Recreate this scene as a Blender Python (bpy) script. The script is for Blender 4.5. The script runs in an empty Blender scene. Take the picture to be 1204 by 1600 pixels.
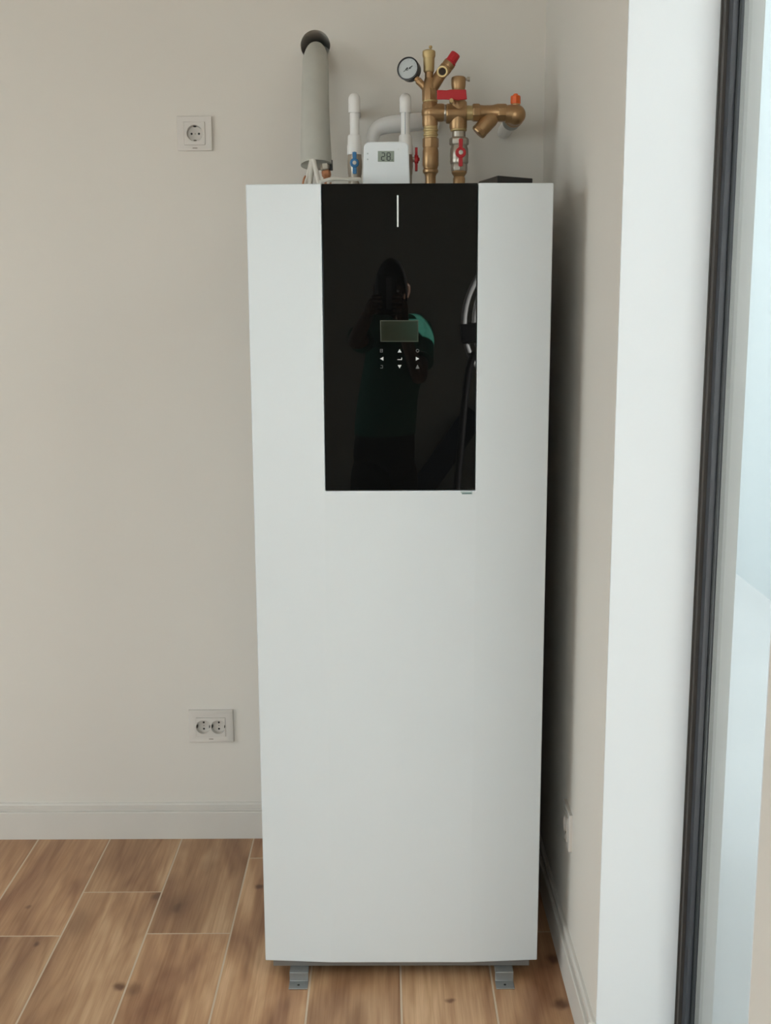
import bpy, bmesh, math, random
import numpy as np
from mathutils import Vector, Matrix, Quaternion
random.seed(4)
scene = bpy.context.scene
COL = scene.collection
PI = math.pi

# ------------------------------------------------------------------ camera
F, PITCH, ROLL, CAMH = 1789.88, 0.1824, -0.0044, 1.4719
def cam_axes():
    f = Vector((0, math.cos(PITCH), -math.sin(PITCH)))
    rt = Vector((1, 0, 0)); up = rt.cross(f)
    c, s = math.cos(ROLL), math.sin(ROLL)
    return c*rt + s*up, c*up - s*rt, f
RT, UP, FW = cam_axes()
EYE = Vector((0, 0, CAMH))
cd = bpy.data.cameras.new('camera'); cam = bpy.data.objects.new('camera', cd); COL.objects.link(cam)
cd.sensor_fit = 'VERTICAL'; cd.sensor_height = 36.0; cd.lens = F*36.0/1600.0
cd.clip_start = 0.004; cd.clip_end = 100
cam.matrix_world = Matrix(((RT.x, UP.x, -FW.x, 0), (RT.y, UP.y, -FW.y, 0), (RT.z, UP.z, -FW.z, CAMH), (0, 0, 0, 1)))
scene.camera = cam

# ------------------------------------------------------------------ sky, sun, exposure
SKY = 3.0
w = bpy.data.worlds.new('sky'); scene.world = w; w.use_nodes = True
bg = w.node_tree.nodes['Background']
bg.inputs['Color'].default_value = (0.86, 0.945, 1.0, 1); bg.inputs['Strength'].default_value = SKY
sd = bpy.data.lights.new('sun', 'SUN'); so = bpy.data.objects.new('sun', sd); COL.objects.link(so)
sd.energy = 52.0; sd.angle = math.radians(0.6); sd.color = (1.0, 0.965, 0.92)
SUN_TO = Vector((0.79, 0.36, 0.38)).normalized()          # direction towards the sun
so.rotation_euler = SUN_TO.to_track_quat('Z', 'Y').to_euler()
vs = scene.view_settings
vs.view_transform = 'Standard'; vs.look = 'None'; vs.exposure = 0.47; vs.gamma = 1.0; vs.use_curve_mapping = False
def portal(loc, sx, sy, direction):
    l = bpy.data.lights.new('window_portal', 'AREA'); l.shape = 'RECTANGLE'; l.size = sx; l.size_y = sy
    l.cycles.is_portal = True
    o = bpy.data.objects.new('window_portal', l); COL.objects.link(o); o.location = loc
    d = Vector(direction); o.rotation_euler = d.to_track_quat('-Z', 'Z').to_euler()

# ------------------------------------------------------------------ pixel helpers
def ray(x, y):
    return RT*((x-602)/F) + UP*((800-y)/F) + FW
def P(x, y, Y):
    d = ray(x, y); return EYE + d*(Y/d.y)
def PX(x, y, X):
    d = ray(x, y); return EYE + d*(X/d.x)
def PZ(x, y, Z=0.0):
    d = ray(x, y); return EYE + d*((Z-CAMH)/d.z)
def mpp(Y, z=1.85):                                       # metres per pixel at that depth
    return (Y*FW.y + (z-CAMH)*FW.z)/F

# ------------------------------------------------------------------ mesh helper
class MB:
    def __init__(s): s.v = []; s.f = []
    def add(s, vs_, fs):
        n = len(s.v); s.v += [tuple(p) for p in vs_]; s.f += [tuple(i+n for i in q) for q in fs]; return s
    def box(s, a, b, M=None):
        x0, y0, z0 = a; x1, y1, z1 = b
        p = [Vector(q) for q in ((x0,y0,z0),(x1,y0,z0),(x1,y1,z0),(x0,y1,z0),(x0,y0,z1),(x1,y0,z1),(x1,y1,z1),(x0,y1,z1))]
        if M is not None: p = [M @ q for q in p]
        return s.add(p, [(3,2,1,0),(4,5,6,7),(0,1,5,4),(1,2,6,5),(2,3,7,6),(3,0,4,7)])
    def lathe(s, o, axis, prof, n=28, ph=0.0, ref=None, cap0=True, cap1=True):
        o = Vector(o); a = Vector(axis).normalized()
        r0 = Vector(ref) if ref is not None else (Vector((1,0,0)) if abs(a.x) < .8 else Vector((0,0,1)))
        u = (r0 - a*r0.dot(a)).normalized(); v = a.cross(u)
        vs_ = []; fs = []
        for r, t in prof:
            for k in range(n):
                an = ph + 2*PI*k/n; vs_.append(o + a*t + (u*math.cos(an) + v*math.sin(an))*max(r, 1e-5))
        for i in range(len(prof)-1):
            for k in range(n):
                k2 = (k+1) % n; fs.append((i*n+k, i*n+k2, (i+1)*n+k2, (i+1)*n+k))
        if cap0: fs.append(tuple(reversed(range(n))))
        if cap1: fs.append(tuple(range((len(prof)-1)*n, len(prof)*n)))
        return s.add(vs_, fs)
    def tube(s, pts, r, n=16, smooth=0):
        pts = [Vector(p) for p in pts]
        rs = list(r) if isinstance(r, (list, tuple)) else [r]*len(pts)
        for _ in range(smooth):
            np_, nr = [pts[0]], [rs[0]]
            for i in range(len(pts)-1):
                a, b = pts[i], pts[i+1]
                np_ += [a*.75+b*.25, a*.25+b*.75]; nr += [rs[i]*.75+rs[i+1]*.25, rs[i]*.25+rs[i+1]*.75]
            np_.append(pts[-1]); nr.append(rs[-1]); pts, rs = np_, nr
        T = [(pts[min(i+1,len(pts)-1)] - pts[max(i-1,0)]).normalized() for i in range(len(pts))]
        r0 = Vector((1,0,0)) if abs(T[0].x) < .8 else Vector((0,0,1))
        u = (r0 - T[0]*r0.dot(T[0])).normalized(); vs_ = []; fs = []
        for i, p in enumerate(pts):
            if i: u = (u - T[i]*u.dot(T[i])).normalized()
            v = T[i].cross(u)
            for k in range(n):
                an = 2*PI*k/n; vs_.append(p + (u*math.cos(an)+v*math.sin(an))*rs[i])
        m = len(pts)
        for i in range(m-1):
            for k in range(n):
                k2 = (k+1) % n; fs.append((i*n+k, i*n+k2, (i+1)*n+k2, (i+1)*n+k))
        fs += [tuple(reversed(range(n))), tuple(range((m-1)*n, m*n))]
        return s.add(vs_, fs)
    def prism(s, o, ux, uy, un, outline, t):
        """outline [(a,b)] in plane (ux,uy), extruded by t along un"""
        o, ux, uy, un = Vector(o), Vector(ux), Vector(uy), Vector(un); n = len(outline)
        p = [o + ux*a + uy*b for a, b in outline]; q = [k + un*t for k in p]
        fs = [tuple(reversed(range(n))), tuple(range(n, 2*n))] + [(i, (i+1) % n, n+(i+1) % n, n+i) for i in range(n)]
        return s.add(p+q, fs)
    def sphere(s, c, r, nu=24, nv=14, sc=(1,1,1)):
        pr = []; c = Vector(c)
        vs_, fs = [], []
        for i in range(nv+1):
            th = PI*i/nv
            for k in range(nu):
                an = 2*PI*k/nu
                vs_.append(c + Vector((math.sin(th)*math.cos(an)*sc[0], math.sin(th)*math.sin(an)*sc[1], math.cos(th)*sc[2]))*r)
        for i in range(nv):
            for k in range(nu):
                k2 = (k+1) % nu; fs.append((i*nu+k, (i+1)*nu+k, (i+1)*nu+k2, i*nu+k2))
        return s.add(vs_, fs)
    def holed(s, o, ux, uy, un, x0, x1, y0, y1, r, depth, n=32, floor=True, slope=0.0):
        """rectangle in (ux,uy) with a round hole at o; tube sunk by depth along -un"""
        o, ux, uy, un = Vector(o), Vector(ux), Vector(uy), Vector(un)
        c, sq, lo = [], [], []
        for k in range(n):
            an = 2*PI*k/n; a, b = math.cos(an), math.sin(an)
            tx = (x1/a if a > 1e-9 else (x0/a if a < -1e-9 else 1e9)); ty = (y1/b if b > 1e-9 else (y0/b if b < -1e-9 else 1e9))
            t = min(tx, ty)
            c.append(o + ux*a*r + uy*b*r); sq.append((a*t, b*t)); lo.append(o + ux*a*(r-slope) + uy*b*(r-slope) - un*depth)
        corners = [(x1,y1),(x0,y1),(x0,y0),(x1,y0)]
        for k in range(n):                                  # snap nearest ring point to each corner
            pass
        for cx, cy in corners:
            k = min(range(n), key=lambda i: (sq[i][0]-cx)**2+(sq[i][1]-cy)**2); sq[k] = (cx, cy)
        sqv = [o + ux*a + uy*b for a, b in sq]
        fs = []
        for k in range(n):
            k2 = (k+1) % n; fs += [(k, n+k, n+k2, k2), (2*n+k, k, k2, 2*n+k2)]
        if floor: fs.append(tuple(range(2*n, 3*n)))
        return s.add(c+sqv+lo, fs)
    def build(s, name, mat, parent=None, smooth=40, bevel=0.0, seg=2, kind=None, recalc=True):
        me = bpy.data.meshes.new(name); me.from_pydata(s.v, [], s.f); me.update()
        if recalc:
            bm = bmesh.new(); bm.from_mesh(me); bmesh.ops.remove_doubles(bm, verts=bm.verts, dist=1e-6)
            bmesh.ops.recalc_face_normals(bm, faces=bm.faces); bm.to_mesh(me); bm.free()
        if smooth:
            me.polygons.foreach_set('use_smooth', [True]*len(me.polygons)); me.set_sharp_from_angle(angle=math.radians(smooth))
        o = bpy.data.objects.new(name, me); COL.objects.link(o)
        if mat is not None: me.materials.append(mat)
        if bevel:
            b = o.modifiers.new('bevel', 'BEVEL'); b.width = bevel; b.segments = seg; b.limit_method = 'ANGLE'; b.angle_limit = math.radians(35)
            b.harden_normals = False
        if parent is not None: attach(o, parent)
        if kind: o['kind'] = kind
        return o
def attach(o, parent):
    o.parent = parent
    o.matrix_parent_inverse = parent_world(parent).inverted()
def parent_world(p):
    m = p.matrix_parent_inverse @ p.matrix_basis if p.parent else p.matrix_basis.copy()
    return (parent_world(p.parent) @ m) if p.parent else m
def tag(o, label, cat=None, group=None):
    o['label'] = label
    if cat: o['category'] = cat
    if group: o['group'] = group
    return o
def thing(name, loc, label, cat, group=None):
    o = bpy.data.objects.new(name, None); COL.objects.link(o); o.location = loc; o.empty_display_size = .05
    return tag(o, label, cat, group)

# ------------------------------------------------------------------ materials
def mat(name, col, rough=.5, metal=0.0, ior=1.5, coat=0.0, noise=None, bump=None, emit=None, sub=0.0, spec=None):
    """noise=(scale, amount): gentle colour mottling; bump=(scale, strength)"""
    m = bpy.data.materials.new(name); m.use_nodes = True; nt = m.node_tree; b = nt.nodes['Principled BSDF']
    b.inputs['Base Color'].default_value = (*col, 1); b.inputs['Roughness'].default_value = rough
    b.inputs['Metallic'].default_value = metal; b.inputs['IOR'].default_value = ior; b.inputs['Coat Weight'].default_value = coat
    if spec is not None: b.inputs['Specular IOR Level'].default_value = spec
    if sub: b.inputs['Subsurface Weight'].default_value = sub; b.inputs['Subsurface Radius'].default_value = (.01,.005,.003)
    tc = nt.nodes.new('ShaderNodeTexCoord')
    sc, am = noise or (14, .03)
    n = nt.nodes.new('ShaderNodeTexNoise'); n.inputs['Scale'].default_value = sc; n.inputs['Detail'].default_value = 4
    nt.links.new(tc.outputs['Object'], n.inputs['Vector'])
    mx = nt.nodes.new('ShaderNodeMix'); mx.data_type = 'RGBA'
    mx.inputs[6].default_value = (*[c*(1-am) for c in col], 1); mx.inputs[7].default_value = (*[min(1, c*(1+am)) for c in col], 1)
    nt.links.new(n.outputs['Fac'], mx.inputs[0]); nt.links.new(mx.outputs[2], b.inputs['Base Color'])
    if bump:
        n2 = nt.nodes.new('ShaderNodeTexNoise'); n2.inputs['Scale'].default_value = bump[0]; n2.inputs['Detail'].default_value = 3
        nt.links.new(tc.outputs['Object'], n2.inputs['Vector'])
        bp = nt.nodes.new('ShaderNodeBump'); bp.inputs['Strength'].default_value = bump[1]; bp.inputs['Distance'].default_value = .002
        nt.links.new(n2.outputs['Fac'], bp.inputs['Height']); nt.links.new(bp.outputs['Normal'], b.inputs['Normal'])
    if emit:
        b.inputs['Emission Color'].default_value = (*emit[0], 1); b.inputs['Emission Strength'].default_value = emit[1]
    return m
M = dict(
    wall=mat('wall_paint', (.725,.68,.618), .9, noise=(1.3,.012), bump=(160,.05)),
    ceiling=mat('ceiling_paint', (.80,.79,.77), .9),
    base=mat('baseboard_paint', (.67,.63,.575), .45),
    white=mat('powder_coat_white', (.705,.74,.755), .34, noise=(3,.006), bump=(900,.03)),
    glassblack=mat('black_glass', (.004,.004,.0038), .012, ior=1.37, noise=(3,.2)),
    mark=mat('white_print', (.62,.63,.63), .5), markdim=mat('grey_print', (.12,.12,.12), .5),
    lcd=mat('unlit_lcd', (.022,.023,.015), .12, ior=1.37, noise=(9,.06)), lcdrim=mat('lcd_rim', (.045,.047,.030), .3),
    strip=mat('light_strip', (.78,.79,.78), .3),
    steel=mat('galvanised_steel', (.34,.35,.345), .45, .8, noise=(60,.15)),
    plate=mat('base_frame_steel', (.22,.21,.20), .5, .4),
    badge=mat('badge_grey', (.42,.50,.49), .4), badged=mat('badge_print', (.05,.12,.12), .4),
    brass=mat('cast_brass', (.40,.245,.122), .36, .85, noise=(45,.18), bump=(240,.15)),
    brassl=mat('machined_brass', (.52,.38,.18), .42, .6, noise=(30,.08)),
    brassd=mat('brass_bore', (.035,.018,.008), .6, .3),
    nickel=mat('nickel_plated_brass', (.42,.37,.31), .30, .85, noise=(40,.1)),
    copper=mat('copper', (.50,.22,.11), .35, .8, noise=(40,.15)),
    red=mat('red_plastic', (.50,.012,.018), .38), orange=mat('orange_plastic', (.72,.11,.012), .4),
    blue=mat('blue_lever', (.025,.16,.36), .4), cream=mat('pale_screw', (.62,.58,.50), .4),
    ppr=mat('white_pipe_plastic', (.82,.79,.76), .38), pprline=mat('grey_blue_line', (.25,.28,.34), .5),
    sleeve=mat('grey_white_insulation', (.49,.475,.42), .75, noise=(26,.07), bump=(60,.35)),
    cable=mat('white_cable', (.68,.64,.57), .5),
    thermo=mat('white_abs', (.78,.80,.81), .36), tlcd=mat('lcd_grey_green', (.30,.335,.28), .25), seg=mat('lcd_segment', (.035,.045,.04), .4),
    gaugeb=mat('gauge_black', (.022,.022,.024), .35), dial=mat('gauge_dial', (.50,.53,.53), .35), ink=mat('ink', (.012,.012,.014), .5),
    blackp=mat('black_plastic', (.014,.012,.012), .35, noise=(20,.3)),
    socket=mat('socket_plastic', (.655,.61,.56), .4), hole=mat('socket_hole', (.012,.010,.008), .7), contact=mat('earth_contact', (.16,.12,.08), .4, .6),
    frame=mat('anthracite_aluminium', (.090,.080,.072), .42, noise=(30,.08)),
    sash=mat('dark_sash', (.050,.054,.064), .36), gasket=mat('rubber_gasket', (.010,.013,.014), .5),
    grout=mat('grout', (.62,.50,.37), .9), concrete=mat('terrace_concrete', (.33,.34,.34), .9, noise=(2,.1)),
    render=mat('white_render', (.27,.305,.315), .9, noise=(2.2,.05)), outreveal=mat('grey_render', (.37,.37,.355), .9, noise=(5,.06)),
    reveal=mat('reveal_white', (.77,.79,.81), .8, noise=(2,.01)),  # whiter, cooler tone than the wall colour
    rearwall=mat('darkened_rear_wall', (.36,.375,.34), .9, noise=(1.3,.015)),  # shade put into the wall colour so its reflection stays dim
    bounce_cover=mat('dark_bounce_cover', (.20,.20,.20), .8, noise=(4,.1)),
    plaster=mat('raw_plaster', (.42,.41,.38), .95, noise=(30,.1)),
    skin=mat('skin', (.19,.105,.07), .5, sub=.05), shirt=mat('green_cotton', (.038,.22,.16), .85, noise=(12,.1), bump=(40,.4)),
    trousers=mat('dark_trousers', (.014,.014,.017), .85), hair=mat('dark_hair', (.006,.005,.005), .6), shoe=mat('dark_shoe', (.02,.02,.02), .6),
    eye=mat('eye_white', (.6,.6,.58), .2), phone=mat('phone_body', (.02,.02,.024), .3), phoneband=mat('phone_band', (.22,.21,.24), .3), lens=mat('lens_glass', (.005,.005,.008), .05),
    coil=mat('white_coil_pipe', (.80,.79,.80), .45), hose=mat('black_hose', (.010,.010,.012), .5), board=mat('dark_blue_board', (.010,.022,.045), .6),
)
def glass_material():
    m = bpy.data.materials.new('window_glass'); m.use_nodes = True; nt = m.node_tree; nt.nodes.clear()
    out = nt.nodes.new('ShaderNodeOutputMaterial'); t = nt.nodes.new('ShaderNodeBsdfTransparent'); g = nt.nodes.new('ShaderNodeBsdfGlossy')
    t.inputs['Color'].default_value = (.965,.985,.978,1); g.inputs['Roughness'].default_value = .01
    fr = nt.nodes.new('ShaderNodeFresnel'); fr.inputs['IOR'].default_value = 1.45
    mx = nt.nodes.new('ShaderNodeMixShader')
    ge = nt.nodes.new('ShaderNodeNewGeometry'); mr = nt.nodes.new('ShaderNodeMapRange')      # same reflectance on both faces of the thin pane
    mr.inputs[3].default_value = 1.45; mr.inputs[4].default_value = 1/1.45
    nt.links.new(ge.outputs['Backfacing'], mr.inputs[0]); nt.links.new(mr.outputs[0], fr.inputs['IOR'])
    nt.links.new(fr.outputs[0], mx.inputs[0]); nt.links.new(t.outputs[0], mx.inputs[1]); nt.links.new(g.outputs[0], mx.inputs[2]); nt.links.new(mx.outputs[0], out.inputs[0])
    return m
M['pane'] = glass_material()
def plank_material():
    m = bpy.data.materials.new('oak_look_plank'); m.use_nodes = True; nt = m.node_tree; L = nt.links.new; N = nt.nodes.new
    b = nt.nodes['Principled BSDF']
    tc = N('ShaderNodeTexCoord'); oi = N('ShaderNodeObjectInfo')
    mul = N('ShaderNodeVectorMath'); mul.operation = 'SCALE'; mul.inputs[0].default_value = (13.7, 31.3, 7.9); L(oi.outputs['Random'], mul.inputs['Scale'])
    add = N('ShaderNodeVectorMath'); add.operation = 'ADD'; L(tc.outputs['Object'], add.inputs[0]); L(mul.outputs[0], add.inputs[1])
    def noise(scale, vec, detail=4, dist=0.0, rough=.55):
        mp = N('ShaderNodeMapping'); mp.inputs['Scale'].default_value = vec; L(add.outputs[0], mp.inputs['Vector'])
        n = N('ShaderNodeTexNoise'); n.inputs['Scale'].default_value = scale; n.inputs['Detail'].default_value = detail
        n.inputs['Distortion'].default_value = dist; n.inputs['Roughness'].default_value = rough; L(mp.outputs[0], n.inputs['Vector']); return n
    broad = noise(1.0, (9, 1.7, 1), 3, .6)
    fine = noise(1.0, (130, 3.5, 1), 5, .2, .65)
    # cathedral rings
    warp = noise(1.0, (7.5, .55, 1), 1.5, .1, .4)
    ring = N('ShaderNodeMath'); ring.operation = 'MULTIPLY'; ring.inputs[1].default_value = 62; L(warp.outputs['Fac'], ring.inputs[0])
    ring2 = N('ShaderNodeMath'); ring2.operation = 'MULTIPLY_ADD'; ring2.inputs[1].default_value = 12; L(ring.outputs[0], ring2.inputs[2])
    sn = N('ShaderNodeMath'); sn.operation = 'SINE'; L(ring2.outputs[0], sn.inputs[0])
    r1 = N('ShaderNodeMapRange'); r1.inputs[1].default_value = -1; r1.inputs[2].default_value = 1; L(sn.outputs[0], r1.inputs[0])
    cr = N('ShaderNodeValToRGB'); e = cr.color_ramp.elements
    e[0].position = .32; e[0].color = (.29,.140,.072,1); e[1].position = .66; e[1].color = (.68,.44,.255,1)
    k = e.new(.5); k.color = (.51,.298,.160,1); L(broad.outputs['Fac'], cr.inputs[0])
    def darken(base, fac, amt, col):
        mr = N('ShaderNodeMath'); mr.operation = 'MULTIPLY'; mr.inputs[1].default_value = amt; L(fac, mr.inputs[0])
        mx = N('ShaderNodeMix'); mx.data_type = 'RGBA'; mx.blend_type = 'MULTIPLY'; mx.inputs[7].default_value = (*col, 1)
        L(mr.outputs[0], mx.inputs[0]); L(base, mx.inputs[6]); return mx.outputs[2]
    f1 = N('ShaderNodeMapRange'); f1.inputs[1].default_value = .42; f1.inputs[2].default_value = .62; L(fine.outputs['Fac'], f1.inputs[0])
    c1 = darken(cr.outputs[0], f1.outputs[0], .42, (.62,.50,.42))
    pw = N('ShaderNodeMath'); pw.operation = 'POWER'; pw.inputs[1].default_value = 3.2; L(r1.outputs[0], pw.inputs[0])
    c2 = darken(c1, pw.outputs[0], .42, (.66,.55,.46))
    # knots
    kn = N('ShaderNodeTexVoronoi'); kn.inputs['Scale'].default_value = 1.0
    mp = N('ShaderNodeMapping'); mp.inputs['Scale'].default_value = (6.5, 1.9, 0); L(add.outputs[0], mp.inputs['Vector'])
    wn = noise(1.0, (14, 5, 1), 2)
    ad = N('ShaderNodeVectorMath'); ad.operation = 'MULTIPLY_ADD'; ad.inputs[1].default_value = (.30,.30,0); L(wn.outputs['Color'], ad.inputs[0]); L(mp.outputs[0], ad.inputs[2]); L(ad.outputs[0], kn.inputs['Vector'])
    L(kn.outputs['Distance'], ring2.inputs[0])
    km = N('ShaderNodeMapRange'); km.inputs[1].default_value = .26; km.inputs[2].default_value = .05; L(kn.outputs['Distance'], km.inputs[0])
    sel = N('ShaderNodeSeparateColor'); L(kn.outputs['Color'], sel.inputs[0])
    gt = N('ShaderNodeMath'); gt.operation = 'GREATER_THAN'; gt.inputs[1].default_value = .80; L(sel.outputs[0], gt.inputs[0])
    km2 = N('ShaderNodeMath'); km2.operation = 'MULTIPLY'; L(km.outputs[0], km2.inputs[0]); L(gt.outputs[0], km2.inputs[1])
    c3 = darken(c2, km2.outputs[0], .85, (.22,.15,.12))
    # knots of the printed oak pattern, each at its place on the floor: pixel, half width, half length, strength
    ge = N('ShaderNodeNewGeometry'); nw = noise(1.0, (38, 20, 1), 2)
    wob = N('ShaderNodeVectorMath'); wob.operation = 'MULTIPLY_ADD'; wob.inputs[1].default_value = (.016,.022,0); L(nw.outputs['Color'], wob.inputs[0]); L(ge.outputs['Position'], wob.inputs[2])
    for kx, ky, rx, ry, st in ((275,1415,.034,.075,.50),(276,1418,.013,.030,.45),(186,1541,.014,.020,.95),(207,1546,.017,.030,.60),(44,1417,.008,.010,.60),(404,1385,.014,.016,.95),(704,1563,.012,.009,.85),
                               (877,1569,.022,.022,.95),(863,1498,.016,.022,.80),(58,1475,.009,.012,.70),(246,1401,.016,.022,.60),(125,1440,.030,.085,.28),(330,1345,.028,.13,.30),(30,1520,.03,.09,.25),(560,1590,.03,.06,.25)):
        cN = PZ(kx, ky)
        sb2 = N('ShaderNodeVectorMath'); sb2.operation = 'SUBTRACT'; sb2.inputs[1].default_value = (cN.x+.008, cN.y+.011, 0); L(wob.outputs[0], sb2.inputs[0])
        dv = N('ShaderNodeVectorMath'); dv.operation = 'MULTIPLY'; dv.inputs[1].default_value = (1/rx, 1/ry, 0); L(sb2.outputs[0], dv.inputs[0])
        ln = N('ShaderNodeVectorMath'); ln.operation = 'LENGTH'; L(dv.outputs[0], ln.inputs[0])
        kr = N('ShaderNodeMapRange'); kr.interpolation_type = 'SMOOTHSTEP'; kr.inputs[1].default_value = 1.25; kr.inputs[2].default_value = .25; L(ln.outputs['Value'], kr.inputs[0])
        c3 = darken(c3, kr.outputs[0], st, (.30,.21,.17))
    tone = N('ShaderNodeMapRange'); tone.inputs[3].default_value = .90; tone.inputs[4].default_value = 1.12; L(oi.outputs['Random'], tone.inputs[0])
    hs = N('ShaderNodeHueSaturation'); L(tone.outputs[0], hs.inputs['Value']); L(c3, hs.inputs['Color'])
    L(hs.outputs[0], b.inputs['Base Color']); b.inputs['Roughness'].default_value = .42
    bp = N('ShaderNodeBump'); bp.inputs['Strength'].default_value = .12; bp.inputs['Distance'].default_value = .001; L(fine.outputs['Fac'], bp.inputs['Height']); L(bp.outputs['Normal'], b.inputs['Normal'])
    return m
M['plank'] = plank_material()

# ================================================================== THE ROOM
YW = 2.9876; XW = 0.400; XL = -3.4; YR = -2.7; ZC = 2.75
XO = 0.622                                        # outer face of the right wall
W1 = (1.147, 1.990); ZT = 2.40
YJ = -.10; XR = 3.6; W2 = (.66, 3.4); ZT2 = 2.62      # unseen widening behind the camera, added with a glass door to admit the sun
def struct(mb, name, m, label=None, **k):
    o = mb.build(name, m, None, kind='structure', **k)
    if label: o['label'] = label
    return o
# back wall with the round pipe hole
hc = P(492.5, 71, YW); HR = .0365
wb = MB(); q = .12
wb.holed((hc.x, YW, hc.z), (1,0,0), (0,0,1), (0,-1,0), -q, q, -q, q, HR, .17, n=40)
def wq(xa, xb, za, zb): wb.add([(xa,YW,za),(xb,YW,za),(xb,YW,zb),(xa,YW,zb)], [(0,1,2,3)])
sa = (P(304.5,209,YW), .026, .026); sb_ = (P(329.8,1134.5,YW), .039, .026)       # openings for the socket boxes
xs0, xs1 = -.62, hc.x-q
wq(XL, xs0, 0, ZC); wq(hc.x+q, XO, 0, ZC)
wq(hc.x-q, hc.x+q, 0, hc.z-q); wq(hc.x-q, hc.x+q, hc.z+q, ZC)
zlo = 0.0
for c_, hx, hz_ in (sb_, sa):
    wq(xs0, xs1, zlo, c_.z-hz_); wq(xs0, c_.x-hx, c_.z-hz_, c_.z+hz_); wq(c_.x+hx, xs1, c_.z-hz_, c_.z+hz_); zlo = c_.z+hz_
    x0_, x1_, z0_, z1_ = c_.x-hx, c_.x+hx, c_.z-hz_, c_.z+hz_
    p_ = [(x0_,YW,z0_),(x1_,YW,z0_),(x1_,YW,z1_),(x0_,YW,z1_)]; wb.add(p_ + [(a_,YW+.05,c2) for a_, b2, c2 in p_], [(0,4,5,1),(1,5,6,2),(2,6,7,3),(3,7,4,0),(4,7,6,5)])
wq(xs0, xs1, zlo, ZC)
wb.box((XL,YW+.18,0), (XO,YW+.20,ZC))
struct(wb, 'wall_back', M['wall'], 'pale beige painted wall behind the white cabinet', recalc=False)
wr = MB()
wr.box((XW,W1[1],0), (XO,YW,ZC)); wr.box((XW,YJ,0), (XO,W1[0],ZC)); wr.box((XW,W1[0],ZT), (XO,W1[1],ZC))
struct(wr, 'wall_right', M['wall'], 'pale beige side wall with a white window reveal')
wj = MB(); wj.box((XO,YJ,0), (W2[0],YJ+.22,ZC)); wj.box((W2[1],YJ,0), (XR+.22,YJ+.22,ZC)); wj.box((W2[0],YJ,ZT2), (W2[1],YJ+.22,ZC))
wj.box((W2[0],YJ,0), (1.55,YJ+.22,1.66)); wj.box((1.55,YJ,0), (1.60,YJ+.22,ZT2))  # added infill and sill, cut the low sun behind the camera
struct(wj, 'wall_jog_added', M['wall'])
ck = MB(); ck.box((XO,YJ+.22,-.06), (1.60,YJ+.235,1.66)); ck.box((XO,YJ+.22,1.66), (W2[0],YJ+.235,ZC)); ck.box((1.55,YJ+.22,1.66), (1.60,YJ+.235,ZC)); ck.box((W2[1],YJ+.22,-.06), (XR+.22,YJ+.235,ZC)); ck.box((W2[0],YJ+.22,ZT2), (1.55,YJ+.235,ZC)); ck.box((1.60,YJ+.22,ZT2), (W2[1],YJ+.235,ZC))
struct(ck, 'wall_bounce_cover', M['bounce_cover'])  # unseen dark facing, added to cut sunlight bouncing onto the door reveal
struct(MB().box((XR,YR,0), (XR+.22,YJ,ZC)), 'wall_far_right', M['wall'])
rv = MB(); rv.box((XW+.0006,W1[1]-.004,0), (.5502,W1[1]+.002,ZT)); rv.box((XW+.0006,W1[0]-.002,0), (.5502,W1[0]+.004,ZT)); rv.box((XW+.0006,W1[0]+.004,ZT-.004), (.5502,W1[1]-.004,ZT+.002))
rv3 = MB(); rv3.box((.5842,W1[1]-.004,0), (XO+.001,W1[1]+.002,ZT)); struct(rv3, 'trim_3', M['outreveal'])
struct(rv, 'trim_2', M['reveal'], 'white reveal between the side wall and the dark door frame')
LW = (-0.7, 2.15); LZ = (.25, 2.45)
wl = MB()
wl.box((XL-.25,YR,0), (XL,LW[0],ZC)); wl.box((XL-.25,LW[1],0), (XL,YW,ZC)); wl.box((XL-.25,LW[0],0), (XL,LW[1],LZ[0])); wl.box((XL-.25,LW[0],LZ[1]), (XL,LW[1],ZC))
struct(wl, 'wall_left', M['wall'])
RW = (-3.0, -0.62)
we = MB()
we.box((XL,YR-.25,0), (RW[0],YR,ZC)); we.box((RW[1],YR-.25,0), (XR,YR,ZC)); we.box((RW[0],YR-.25,0), (RW[1],YR,.05)); we.box((RW[0],YR-.25,LZ[1]), (RW[1],YR,ZC))
struct(we, 'wall_rear', M['rearwall'])
struct(MB().box((XL-.25,YR-.25,ZC), (XO,YW+.2,ZC+.15)).box((XO,YR-.25,ZC), (XR+.22,YJ+.22,ZC+.15)), 'ceiling', M['ceiling'])
portal((XO+.02,(W1[0]+W1[1])/2,ZT/2), W1[1]-W1[0], ZT, (-1,0,0))
portal(((W2[0]+W2[1])/2,YJ+.24,ZT2/2), W2[1]-W2[0], ZT2, (0,-1,0))
portal((XL-.27,(LW[0]+LW[1])/2,(LZ[0]+LZ[1])/2), LW[1]-LW[0], LZ[1]-LZ[0], (1,0,0))
portal(((RW[0]+RW[1])/2,YR-.27,1.25), RW[1]-RW[0], 2.4, (0,1,0))

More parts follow.
